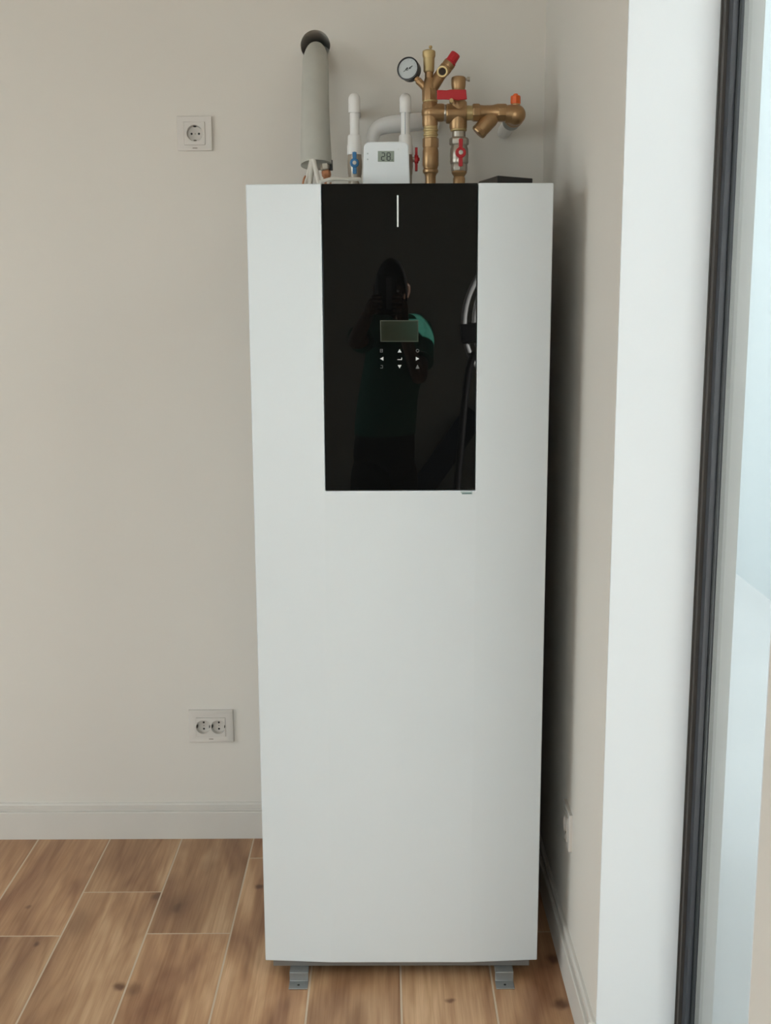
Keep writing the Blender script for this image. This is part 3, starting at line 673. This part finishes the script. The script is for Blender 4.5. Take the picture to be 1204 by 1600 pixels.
# right riser
bp('tail_piece', col(717.5, [(290,9.5),(279,9.5),(276,8.2),(273,10.2),(270,12.0),(267.5,11.6)], base=True), 'brass')
bp('valve_hex', col(717.5, [(268,12.2),(266,12.9),(257,12.9),(255,12.2)], 8), 'nickel', bevel=.0008)
bv = bp('ball_valve', col(717.3, [(256,13.6),(253,14.6),(249,14.2),(243,14.5),(233,14.0),(229,12.6),(226,12.6)]), 'nickel')
bp('union_nut', col(717, [(227,14.6),(225,15.4),(217.5,15.4),(214.5,12.6)], 8), 'nickel', bevel=.001)
bp('valve_neck', col(716.5, [(216,10.6),(206,10.6),(204.5,9.6)]), 'nickel')
bp('threaded_ring', col(716, [(206,10.4),(204.5,12.8),(202,12.8),(201,11.6)]), 'brassl')
hb = (P(717.8,239,YB).x, YB-.0335, P(717.8,239,YB-.03).z)
bp('valve_stem', MB().lathe((hb[0],YB-.012,hb[2]), (0,-1,0), [(.0075,0),(.0075,.020)], 14), 'nickel')
butterfly(hb, (0,-1,0), (0,0,1), .0290, 'red', bm_, .0120)
fb = MB(); fb.lathe((P(715.5,190,YB).x,YB,0), (0,0,1), vprof([(202.5,12.8),(199,13.8),(190,13.8),(172,14.2),(160,13.4),(157,11.0),(139,10.2)], 715.5, YB), 28)
bp('filling_body', fb, 'brass')
bp('body_barrel', hlathe(MB(), 177.5, YB, [(696.5,14.0),(698,15.0),(725,15.2),(728,14.0)]), 'brass')
bp('filling_head', col(715.5, [(140,9.8),(137,10.6),(133,11.2),(124,11.4),(121,10.6),(119.8,8.5)]), 'brass')
bp('bleed_screw', MB().lathe(P(724,123.8,YB), (1,0,0), [(.003,0),(.003,.008),(.0052,.0085),(.0052,.014)], 12), 'nickel')
# red lever in front of the body
lev = MB(); yl = YB-.034
lv = [(682.4,141.2),(697,141.8),(704,140.6),(727.6,140.6),(729,155.6),(714,157.2),(709,156.0),(682.2,155.8)]
lev.prism((0,yl,0), (1,0,0), (0,0,1), (0,-1,0), [(P(a,b,yl).x, P(a,b,yl).z) for a, b in lv], .006)
bp('lever', lev, 'red', bevel=.0012)
bp('lever_stem', MB().lathe((P(714,149,YB).x, YB-.012, P(714,149,yl).z), (0,-1,0), [(.007,0),(.007,.024)], 14), 'brass')
bp('lever_bolt', MB().lathe(P(704.5,158,yl)+Vector((0,.010,0)), (0,-1,0), [(.0035,0),(.0035,.014),(.0048,.0142),(.0048,.018)], 12), 'brassl')
# strainer run to the right
bp('union_neck', hlathe(MB(), 176.5, YB, [(726,10.6),(730,11.4),(735,11.0),(739,11.4)]), 'brassl')
bp('strainer_nut', hlathe(MB(), 176, YB, [(737.5,12.6),(739.5,13.8),(747,13.8),(749.5,12.6)], 8, PI/8), 'brass', bevel=.001)
yst = MB(); hlathe(yst, 175.5, YB, [(748,11.2),(756,10.6),(768,10.8),(774,12.2),(778,13.0)])
aimed(yst, (774,177), (750.5,203), [(9.6,0),(12.6,.35),(12.2,.75),(11.8,1)])
bp('strainer_body', yst, 'brass')
bp('strainer_cap', aimed(MB(), (752,201.5), (745.5,208.7), [(10.2,0),(12.2,.2),(12.2,.75),(10.6,1)], 8), 'brass', bevel=.0008)
bp('elbow_nut', hlathe(MB(), 176.3, YB, [(776.5,12.8),(778.5,13.9),(788.5,13.9),(791,12.9)], 8, PI/8), 'brass', bevel=.001)
el = MB(); ce = P(805.6,179.3,YB); hlathe(el, 178.2, YB, [(789,13.4),(806,14.6)]); el.sphere(ce, 15.3*SB)
el.lathe(ce, (0,1,0), [(15.0*SB,0),(14.8*SB,.03),(15.4*SB,.031),(15.4*SB,.045),(12.0*SB,.046)], 28)
bp('elbow', el, 'brass')
bp('elbow_flange', MB().lathe(ce + Vector((0,.046,0)), (0,1,0), [(14.2*SB,0),(14.6*SB,.003),(14.6*SB,.05),(12*SB,.052)], 28), 'steel')
bp('wall_nipple', MB().lathe(ce + Vector((0,.098,0)), (0,1,0), [(11.5*SB,0),(11.5*SB,YW-YB-.098+.002)], 24), 'ppr')
bp('vent_boss', col(804.5, [(168,7.2),(163,7.2),(161,6.2)]), 'brass')
bp('orange_cap', col(804.5, [(162.5,7.4),(161,8.0),(151,7.8),(149.5,7.0),(149.4,3.8),(147,3.6),(146.3,2.6)], 8), 'orange', bevel=.0006)

# ---- flat black cover lying on the right end
q0 = P(777, 274.2, 2.44); base = Vector((q0.x, 2.44, ZS+.0004)); hh = q0.z - ZS
rp = P(832, 278.6, 2.50); lp = P(750, 282, 2.60)
pts = [(q0.x,2.44,hh), (rp.x,2.50,rp.z-ZS), (rp.x-.035,2.625,rp.z-ZS+.001), (lp.x-.004,2.60,max(.012,lp.z-ZS-.002))]
mb = MB(); v = [(a,b,ZS+.0004) for a, b, c in pts] + [(a,b,ZS+c) for a, b, c in pts]
mb.add(v, [(3,2,1,0),(4,5,6,7),(0,1,5,4),(1,2,6,5),(2,3,7,6),(3,0,4,7)])
ft = thing('plastic_cover', base, 'flat black plastic cover lying on the right end of the cabinet top', 'cover')
mb.build('shell', M['blackp'], ft, bevel=.0016)
mb = MB(); e0, e1 = Vector((q0.x,2.44,ZS)), Vector((rp.x,2.50,ZS)); dd = (e1-e0).normalized(); nn = Vector((dd.y,-dd.x,0))
mb.prism(e0+dd*.012+Vector((0,0,.006)), dd, (0,0,1), nn, [(0,0),(.05,0),(.05,.0035),(0,.006)], .0006); mb.build('edge_rib', M['ink'], ft, smooth=0)

# ================================================================== SOCKETS
def socket(name, centre, ux, un, w_, h_, units, label, rot=False, shift=(0,0), insert=None, deep=.013):
    """units: list of local (a,b) centres of the round wells; plate lies on the wall, un points into the room"""
    ux, un = Vector(ux), Vector(un); uy = Vector((0,0,1)); c = Vector(centre)
    root = thing(name, c, label, 'socket', None)
    T0, T1, r = .0075, .0088, .0193
    iw = insert[0]; ih = insert[1]
    # frame plate as four bars round the insert, bevelled
    def B(a0, a1, b0, b1, t, mb): mb.prism(c, ux, uy, un, [(a0,b0),(a1,b0),(a1,b1),(a0,b1)], t)
    sx, sy = shift
    mb = MB(); a0, a1, b0, b1 = -w_/2, w_/2, -h_/2, h_/2; i0, i1, j0, j1 = sx-iw/2, sx+iw/2, sy-ih/2, sy+ih/2
    o = [(a0,b0),(a1,b0),(a1,b1),(a0,b1)]; i = [(i0,j0),(i1,j0),(i1,j1),(i0,j1)]
    v = []
    for lst, t in ((o,0),(o,T0-.001),([(p*.975,q_*.975) for p, q_ in o],T0),(i,T0),(i,.001)):
        v += [c + ux*a + uy*b + un*t for a, b in lst]
    f = []
    for L in range(4):
        for k in range(4): k2 = (k+1) % 4; f.append((L*4+k, L*4+k2, (L+1)*4+k2, (L+1)*4+k))
    mb.add(v, f); mb.build('frame_plate', M['socket'], root, bevel=.0008, recalc=True)
    n = len(units)
    for (a, b) in units:
        mb = MB(); e = .0003
        xa = (i0+e if a <= min(u[0] for u in units) else (a-iw/(2*n)) ) ; xb = (i1-e if a >= max(u[0] for u in units) else (a+iw/(2*n)))
        if n == 2:
            mid = (units[0][0]+units[1][0])/2
            if a < mid: xb = mid
            else: xa = mid
        oc = c + ux*a + uy*b + un*T1
        mb.holed(oc, ux, uy, un, xa-a, xb-a, j0+e-b, j1-e-b, r, deep, n=32, slope=.001)
        mb.prism(c, ux, uy, un, [(xa,j0+e),(xb,j0+e),(xb,j1-e),(xa,j1-e)], .0004) if deep < .009 else None
        for (p0, p1) in (((xa,j0+e),(xb,j0+e)),((xb,j0+e),(xb,j1-e)),((xb,j1-e),(xa,j1-e)),((xa,j1-e),(xa,j0+e))):
            mb.add([c+ux*p0[0]+uy*p0[1]+un*.0004, c+ux*p1[0]+uy*p1[1]+un*.0004, c+ux*p1[0]+uy*p1[1]+un*T1, c+ux*p0[0]+uy*p0[1]+un*T1], [(0,1,2,3)])
        ins = mb.build('insert', M['socket'], root, smooth=30, recalc=True)
        fl = oc - un*(deep-.0001)
        rimb = MB(); rimb.lathe(oc, un, [(r,-.001),(r+.0004,.0006),(r+.0012,.0006),(r+.0016,-.0004)], 36, cap0=False, cap1=False); rimb.build('rim', M['socket'], ins)
        hd, vd = (uy, ux) if rot else (ux, uy)
        for s in (-1, 1):
            MB().lathe(fl + hd*(s*.0092), un, [(.0027,0),(.0027,.0005)], 14).build('pin_hole', M['hole'], ins)
            mb = MB(); mb.prism(fl + vd*(s*.0176), hd, un, vd*-s, [(-.003,-.0002),(.003,-.0002),(.003,deep-.0015),(-.003,deep-.0015)], .0016); mb.build('earth_clip', M['hole'] if s > 0 or rot else M['contact'], ins)
        MB().lathe(fl, un, [(.0012,0),(.0012,.0005)], 10).build('centre_screw', M['contact'], ins)
    mb = MB(); B(sx-.006, sx+.006, j0-.0085, j0-.0068, .0002, mb); mb.v = [tuple(Vector(v_) + un*T0) for v_ in mb.v]; mb.build('maker_mark', M['contact'], root, smooth=0)
    return root
def wpt(x, y): return P(x, y, YW)
a, b = wpt(276.5,182), wpt(332.5,236); c = (a+b)/2; c.y = YW
socket('wall_socket', c, (1,0,0), (0,-1,0), b.x-a.x, a.z-b.z, [(0,.0005)], 'single wall socket high on the back wall left of the pipes', insert=(.052,.055))
a, b = wpt(294.5,1108.5), wpt(365.5,1158); c = (a+b)/2; c.y = YW
u1 = wpt(318,1134.5); u2 = wpt(341.6,1134.5)
socket('wall_socket', c, (1,0,0), (0,-1,0), b.x-a.x, a.z-b.z, [(u1.x-c.x, u1.z-c.z), (u2.x-c.x, u2.z-c.z)], 'double wall socket low on the back wall above the baseboard', rot=True, shift=((u1.x+u2.x)/2-c.x, (u1.z+u2.z)/2-c.z), insert=(.080,.054))
ca = PX(893.5,1302,XW); zc = .5*(PX(893,1275,XW).z + PX(893,1328,XW).z)
c = Vector((XW, ca.y+.042, zc))
socket('wall_socket', c, (0,-1,0), (-1,0,0), .085, .085, [(0,0)], 'wall socket low on the side wall beside the cabinet edge', insert=(.052,.055), deep=.0083)

# ================================================================== BEHIND THE CAMERA (seen mirrored in the black glass)
mirN = (cabM.to_3x3() @ Vector((0,-1,0))).normalized(); mirO = cw(0, FY, 1.2)
def mir(p): p = Vector(p); return p - mirN*2*(p-mirO).dot(mirN)
def PM(x, y, Y):                                   # world point whose mirror image shows at the pixel, at real depth Y
    Yv = 2*mirO.y - Y
    for _ in range(4):
        q_ = mir(P(x, y, Yv)); Yv += (q_.y - Y)
    return mir(P(x, y, Yv))
def skin(verts, edges, radii, root, sub=2):
    me = bpy.data.meshes.new('skin'); me.from_pydata([tuple(v) for v in verts], edges, []); me.update()
    o = bpy.data.objects.new('skin', me); COL.objects.link(o)
    md = o.modifiers.new('skin', 'SKIN'); md.use_smooth_shade = True; md.branch_smoothing = .6
    for i, r in enumerate(radii):
        d_ = me.skin_vertices[0].data[i]; d_.radius = r if isinstance(r, tuple) else (r, r); d_.use_root = (i == root)
    sb = o.modifiers.new('sub', 'SUBSURF'); sb.levels = sub; sb.render_levels = sub
    dg = bpy.context.evaluated_depsgraph_get(); ev = o.evaluated_get(dg); m2 = bpy.data.meshes.new_from_object(ev)
    v = [tuple(x.co) for x in m2.vertices]; f = [tuple(p.vertices) for p in m2.polygons]
    bpy.data.objects.remove(o); bpy.data.meshes.remove(me); bpy.data.meshes.remove(m2)
    return v, f
def chain(parts):
    """parts: dict name->(pos, r); edges list by name"""
    pass
YP = -.42
J = {}
J['pelvis'] = PM(600,705,YP-.02); J['belly'] = PM(603,650,YP-.0); J['waist'] = PM(608,610,YP-.01); J['chest'] = PM(621,555,YP-.03); J['upper'] = PM(621,520,YP-.04)
J['neck'] = PM(613,505,YP-.02); J['skull'] = PM(611,470,YP+.005)
SU = Vector((math.cos(math.radians(48)), -math.sin(math.radians(48)), 0)); SN = Vector((-SU.y, SU.x, 0))   # shoulder line and facing of the half-turned torso
CS = PM(621,514,YP-.03); J['shl'] = CS - SU*.150; J['shr'] = CS + SU*.150
J['ell'] = PM(552,538,YP+.30); J['elr'] = PM(655,594,YP+.13)
ph = Vector((-.012, -.020, 1.493))                 # phone centre, right behind the lens
J['wrl'] = Vector((ph.x-.068, ph.y-.075, ph.z-.055)); J['wrr'] = Vector((ph.x+.062, ph.y-.055, ph.z-.125))
def foot(x, y): return Vector((x, y, .04))
hipL = J['pelvis'] - SU*.085 + Vector((0,0,-.12)); hipR = J['pelvis'] + SU*.085 + Vector((0,0,-.12))
knL = Vector((hipL.x-.015, hipL.y+.03, .47)); knR = Vector((hipR.x+.02, hipR.y+.02, .47))
anL = Vector((knL.x-.01, knL.y-.04, .085)); anR = Vector((knR.x+.015, knR.y-.04, .085))
toeL = Vector((anL.x-.04, anL.y+.17, .032)); toeR = Vector((anR.x+.05, anR.y+.17, .032))
person = thing('person', (J['pelvis'].x, YP, 0), 'person in green t-shirt and dark trousers raising a phone, mirrored in the glass', 'person')
names = ['pelvis','belly','waist','chest','upper','neck','skull','shl','ell','wrl','shr','elr','wrr']
vv = [J[n] for n in names]; rr_ = [.092,.092,.088,.088,.070,.050,.055,.045,.036,.025,.045,.036,.025]
ee = [(0,1),(1,2),(2,3),(3,4),(4,5),(5,6),(4,7),(7,8),(8,9),(4,10),(10,11),(11,12)]
base_n = len(vv); vv += [hipL,knL,anL,toeL,hipR,knR,anR,toeR]; rr_ += [.065,.050,.038,.032,.065,.050,.038,.032]
ee += [(0,13),(13,14),(14,15),(15,16),(0,17),(17,18),(18,19),(19,20)]
body = MB(); v, f = skin(vv, ee, rr_, 0); body.add(v, f)
# head: deformed ellipsoid with brow, nose, lips, chin
hcn = PM(611,455,YP+.005)
hv, hf = [], []
nu, nv_ = 40, 32
for i in range(nv_+1):
    t = PI*i/nv_
    for k in range(nu):
        an = 2*PI*k/nu
        x = math.sin(t)*math.cos(an); y = math.sin(t)*math.sin(an); z = math.cos(t)
        jaw = 1 - .22*max(0, -z-.1) ; X = x*.064*jaw; Yh = y*.093*(1-.12*max(0,-z)); Z = z*.122
        if y > 0:
            face = y
            Yh += .020*math.exp(-((x/.16)**2 + ((z+.16)/.14)**2))*face          # nose
            Yh += .010*math.exp(-((x/.11)**2 + ((z+.02)/.22)**2))*face
            Yh += .006*math.exp(-((x/.30)**2 + ((z+.50)/.07)**2))*face          # lips
            Yh += .007*math.exp(-((x/.28)**2 + ((z+.82)/.12)**2))*face          # chin
            for s in (-1, 1): Yh -= .010*math.exp(-(((x-s*.40)/.17)**2 + ((z-.02)/.10)**2))*face   # sockets
            Yh += .004*math.exp(-((x/.6)**2 + ((z-.16)/.07)**2))*face           # brow
        hv.append(hcn + Vector((X, Yh, Z)))
for i in range(nv_):
    for k in range(nu): k2 = (k+1) % nu; hf.append((i*nu+k, (i+1)*nu+k, (i+1)*nu+k2, i*nu+k2))
body.add(hv, hf)
for s in (-1, 1):
    body.tube([hcn+Vector((s*.063,-.012,.022)), hcn+Vector((s*.071,-.018,.026)), hcn+Vector((s*.074,-.018,.0)), hcn+Vector((s*.067,-.008,-.028))], [.008,.011,.010,.006], 10, 1)
# hands: palm plus five fingers closing on the phone
def hand(wr, s, zc_, el_):
    side = ph.x + s*.0375; yb = ph.y
    palm = Vector((side + s*.020, yb-.030, zc_)); out = MB()
    vv = [wr + (el_-wr)*.16, (wr+palm)/2, palm, palm + Vector((-s*.004,.016,.024))]; rr2 = [.024,.026,(.028,.020),(.020,.014)]
    v, f = skin(vv, [(0,1),(1,2),(2,3)], rr2, 0); out.add(v, f)
    L = [.044,.049,.046,.037]
    for q_ in range(4):                               # fingers wrap to the back of the phone
        z = zc_ + .030 - q_*.0185; b0 = Vector((side + s*.018, yb-.022, z))
        k1 = Vector((side + s*.014, yb+.004, z+.002)); k2 = Vector((side + s*.002, yb+.0135, z+.001)); k3 = Vector((side - s*(L[q_]*.42), yb+.0135, z-.002))
        v, f = skin([b0,k1,k2,k3], [(0,1),(1,2),(2,3)], [.0095,.0088,.0080,.0066], 0); out.add(v, f)
    t0 = palm + Vector((-s*.004,-.004,.012)); t1 = Vector((side + s*.004, yb-.030, zc_+.030)); t2 = Vector((side - s*.010, yb-.0165, zc_+.046)); t3 = Vector((side - s*.022, yb-.0145, zc_+.054))
    v, f = skin([t0,t1,t2,t3], [(0,1),(1,2),(2,3)], [.013,.0105,.0095,.0078], 0); out.add(v, f)
    return out
for s, wr in ((-1, J['wrl']), (1, J['wrr'])):
    h = hand(wr, s, ph.z-.035, J['ell'] if s < 0 else J['elr']); body.add(h.v, h.f)
body.build('body', M['skin'], person, smooth=70, recalc=False)
for s in (-1, 1):
    MB().sphere(hcn+Vector((s*.026,.0705,.002)), .0105, 16, 10).build('eye', M['eye'], person)
# hair cap
hm = MB(); hvv = []; hff = []
for i in range(13):
    t = PI*.60*i/12
    for k in range(32):
        an = 2*PI*k/32; y = math.sin(an)
        tt = t*(1 - .30*max(0, y))
        hvv.append(hcn + Vector((math.sin(tt)*math.cos(an)*.071, math.sin(tt)*y*.101-.004, math.cos(tt)*.140)))
for i in range(12):
    for k in range(32): k2 = (k+1) % 32; hff.append((i*32+k, (i+1)*32+k, (i+1)*32+k2, i*32+k2))
hm.add(hvv, hff); hm.build('hair', M['hair'], person, smooth=70)
# t-shirt (torso and short sleeves), trousers, shoes
def lerp(a, b, t): return a + (b-a)*t
def loft(rings, n=36, cap=True):
    # rings: (centre, half width along SU, half depth along SN); Catmull-Rom between them
    def cr_(p0, p1, p2, p3, t): return .5*((2*p1) + (p2-p0)*t + (2*p0-5*p1+4*p2-p3)*t*t + (3*p1-p0-3*p2+p3)*t**3)
    fine = []
    for i in range(len(rings)-1):
        q_ = [rings[max(0,min(len(rings)-1,k))] for k in (i-1,i,i+1,i+2)]
        for st in range(4): fine.append(tuple(cr_(q_[0][m_], q_[1][m_], q_[2][m_], q_[3][m_], st/4) for m_ in range(3)))
    fine.append(rings[-1]); vs_, fs = [], []
    for c_, a_, b_ in fine:
        for k in range(n): an = 2*PI*k/n; vs_.append(c_ + SU*a_*math.cos(an) + SN*b_*math.sin(an))
    for i in range(len(fine)-1):
        for k in range(n): k2 = (k+1) % n; fs.append((i*n+k, i*n+k2, (i+1)*n+k2, (i+1)*n+k))
    if cap: fs += [tuple(reversed(range(n))), tuple(range((len(fine)-1)*n, len(fine)*n))]
    return vs_, fs
hem = lerp(J['belly'], J['pelvis'], .50)
Zv = Vector((0,0,1)); nk = J['neck']
mb = MB(); mb.add(*loft([(hem,.148,.122),(J['belly'],.146,.124),(J['waist'],.146,.118),(J['chest'],.166,.116),(J['upper'],.172,.106),(lerp(J['upper'],CS,.8)+Zv*.012,.160,.088),(CS+Zv*.042,.108,.070),(lerp(CS+Zv*.05,nk,.6),.066,.062),(lerp(CS+Zv*.05,nk,1.0)+Zv*.004,.057,.057)]))
for sh, el_, s_ in ((J['shl'],J['ell'],-1), (J['shr'],J['elr'],1)):
    e_ = lerp(sh, el_, .66); mb.tube([sh - SU*s_*.075 + Zv*.004, sh - SU*s_*.02 + Zv*.004, lerp(sh, el_, .18), lerp(sh, el_, .42), e_], [.060,.064,.064,.061,.060], 20, 1)
mb.build('t_shirt', M['shirt'], person, smooth=60)
mb = MB()
for hp, kn_, an_ in ((hipL,knL,anL), (hipR,knR,anR)):
    mb.tube([hp*.75 + J['pelvis']*.25 + Zv*.05, hp, lerp(hp, kn_, .5), kn_, lerp(kn_, an_, .55), an_ - Zv*.030], [.088,.094,.084,.070,.062,.058], 22, 2)
mb.add(*loft([(J['pelvis']-Zv*.14,.105,.085),(J['pelvis']-Zv*.075,.146,.112),(J['pelvis'],.152,.120),(hem+Zv*.01,.142,.116),(hem+Zv*.05,.138,.112)])); mb.build('trousers', M['trousers'], person, smooth=60)
for an_, to in ((anL,toeL),(anR,toeR)):
    dd = (to-an_); dd.z = 0; dd.normalize(); heel = an_ - dd*.05
    mb = MB(); sd_ = Vector((-dd.y, dd.x, 0))
    ol = [(-.01,-.036),(.06,-.040),(.15,-.046),(.22,-.042),(.262,-.022),(.262,.022),(.22,.042),(.15,.046),(.06,.040),(-.01,.036)]
    b0 = Vector((heel.x, heel.y, .0005)); n = len(ol)
    vsx = [b0+dd*a_+sd_*b_ for a_, b_ in ol] + [b0+dd*a_+sd_*b_+Vector((0,0,.03)) for a_, b_ in ol] + [b0+dd*(a_*.86+.008)+sd_*b_*.72+Vector((0,0,.105 if a_ < .08 else (.085 if a_ < .18 else .055))) for a_, b_ in ol]
    fs = [tuple(reversed(range(n))), tuple(range(2*n,3*n))]
    for L in range(2): fs += [(L*n+k, L*n+(k+1)%n, (L+1)*n+(k+1)%n, (L+1)*n+k) for k in range(n)]
    mb.add(vsx, fs); mb.build('shoe', M['shoe'], person, bevel=.004)
# phone
pt = thing('phone', ph, 'dark phone held upright in both hands of the mirrored person', 'phone')
PMx = Matrix.Translation(ph) @ Matrix.Rotation(-PITCH*.6, 4, 'X')
def pbox(name, a, b, m, bev=.001): mb = MB(); mb.box(a, b, PMx); return mb.build(name, M[m], pt, bevel=bev)
pbox('phone_case', (-.0375,-.0045,-.078), (.0375,.0045,.078), 'phone', .003)
pbox('phone_pale_band', (-.004,.0040,-.055), (.018,.0056,.070), 'phoneband')  # paler band down the back of the phone
pbox('phone_screen', (-.035,-.0050,-.075), (.035,-.0046,.075), 'lens', .0002)

# coil of white pipe on a black stand, mirrored at the right edge of the glass; board against the rear wall
YC = -.85
cL = PM(720,505,YC); RC = .40; cc = Vector((cL.x+RC, YC, cL.z))
coil = thing('pipe_coil', cc, 'coil of white pipe hanging on a black stand, mirrored at the glass edge', 'pipe coil')
for k, (rad, off) in enumerate(((RC-.013,0),(RC-.016,.030),(RC-.062,.004),(RC-.066,.034),(RC-.015,.06))):
    pts = [(cc.x + rad*math.cos(2*PI*i/64), YC - off + .004*math.sin(6*PI*i/64), cc.z + rad*math.sin(2*PI*i/64)) for i in range(64)]
    n = 10; mb = MB(); vs_ = []; fs = []
    for i, p in enumerate(pts):
        an = 2*PI*i/64; rd = Vector((math.cos(an),0,math.sin(an)))
        for q_ in range(n): vs_.append(Vector(p) + (rd*math.cos(2*PI*q_/n) + Vector((0,1,0))*math.sin(2*PI*q_/n))*.013)
    for i in range(64):
        for q_ in range(n): i2 = (i+1) % 64; q2 = (q_+1) % n; fs.append((i*n+q_, i*n+q2, i2*n+q2, i2*n+q_))
    mb.add(vs_, fs).build('pipe_turn', M['coil'], coil)
for an in (PI*1.04, PI*1.5, 0.0):
    rd = Vector((math.cos(an),0,math.sin(an))); tg = Vector((-rd.z,0,rd.x))
    mb = MB(); mb.prism(cc + rd*(RC+.003) - tg*.045 + Vector((0,.019,0)), rd, (0,1,0), tg, [(0,0),(-.085,0),(-.085,-.096),(0,-.096)], .09); mb.build('strap', M['hose'], coil, bevel=.006)
std = thing('coil_stand', (cc.x-RC*.55, YC, 0), 'black pole stand under the white pipe coil, mirrored at the glass edge', 'stand')
zr = cc.z + RC - .066 - .013 - .013
MB().tube([(cc.x,YC-.115,zr), (cc.x,YC-.115,.012)], .012, 12).build('pole', M['hose'], std)
MB().tube([PM(742,550,YC+.03), PM(731,575,YC+.03), PM(724,640,YC+.03), PM(719,700,YC+.03), PM(713,765,YC+.03), (PM(705,900,YC+.03).x, YC+.03, .012)], .017, 12, 2).build('slanted_leg', M['hose'], std)
MB().tube([(cc.x-.25,YC-.115,.012), (cc.x+.25,YC-.115,.012)], .012, 10).build('foot_bar', M['hose'], std)
MB().tube([(cc.x,YC-.25,.012), (cc.x,YC+.2,.012)], .012, 10).build('foot_bar', M['hose'], std)
MB().tube([(cc.x,YC-.115,zr-.0), (cc.x,YC+.05,zr-.0)], .012, 10).build('hook_bar', M['hose'], std)
p0 = PM(742,655,YR+.03); p1 = PM(640,800,YR+.30); sl = (p1-p0)/(p1.z-p0.z); p1 = p0 + sl*(.010-p0.z); p1.y = YR+.42
dirv = (p1-p0).normalized(); sd_ = dirv.cross(Vector((0,1,0))).normalized(); up_ = dirv.cross(sd_)
mb = MB(); mb.prism(p0, sd_, up_, dirv, [(-.075,-.010),(.075,-.010),(.075,.010),(-.075,.010)], (p1-p0).length)
bo = mb.build('board', M['board'], bevel=.002)
lo = min((bo.matrix_basis @ v.co).z for v in bo.data.vertices); bo.location.z -= lo - .0005
ba = min(v.co.y for v in bo.data.vertices); bo.location.y -= ba - YR - .002
tag(bo, 'dark blue board leaning at a slant, mirrored low in the black glass', 'board')
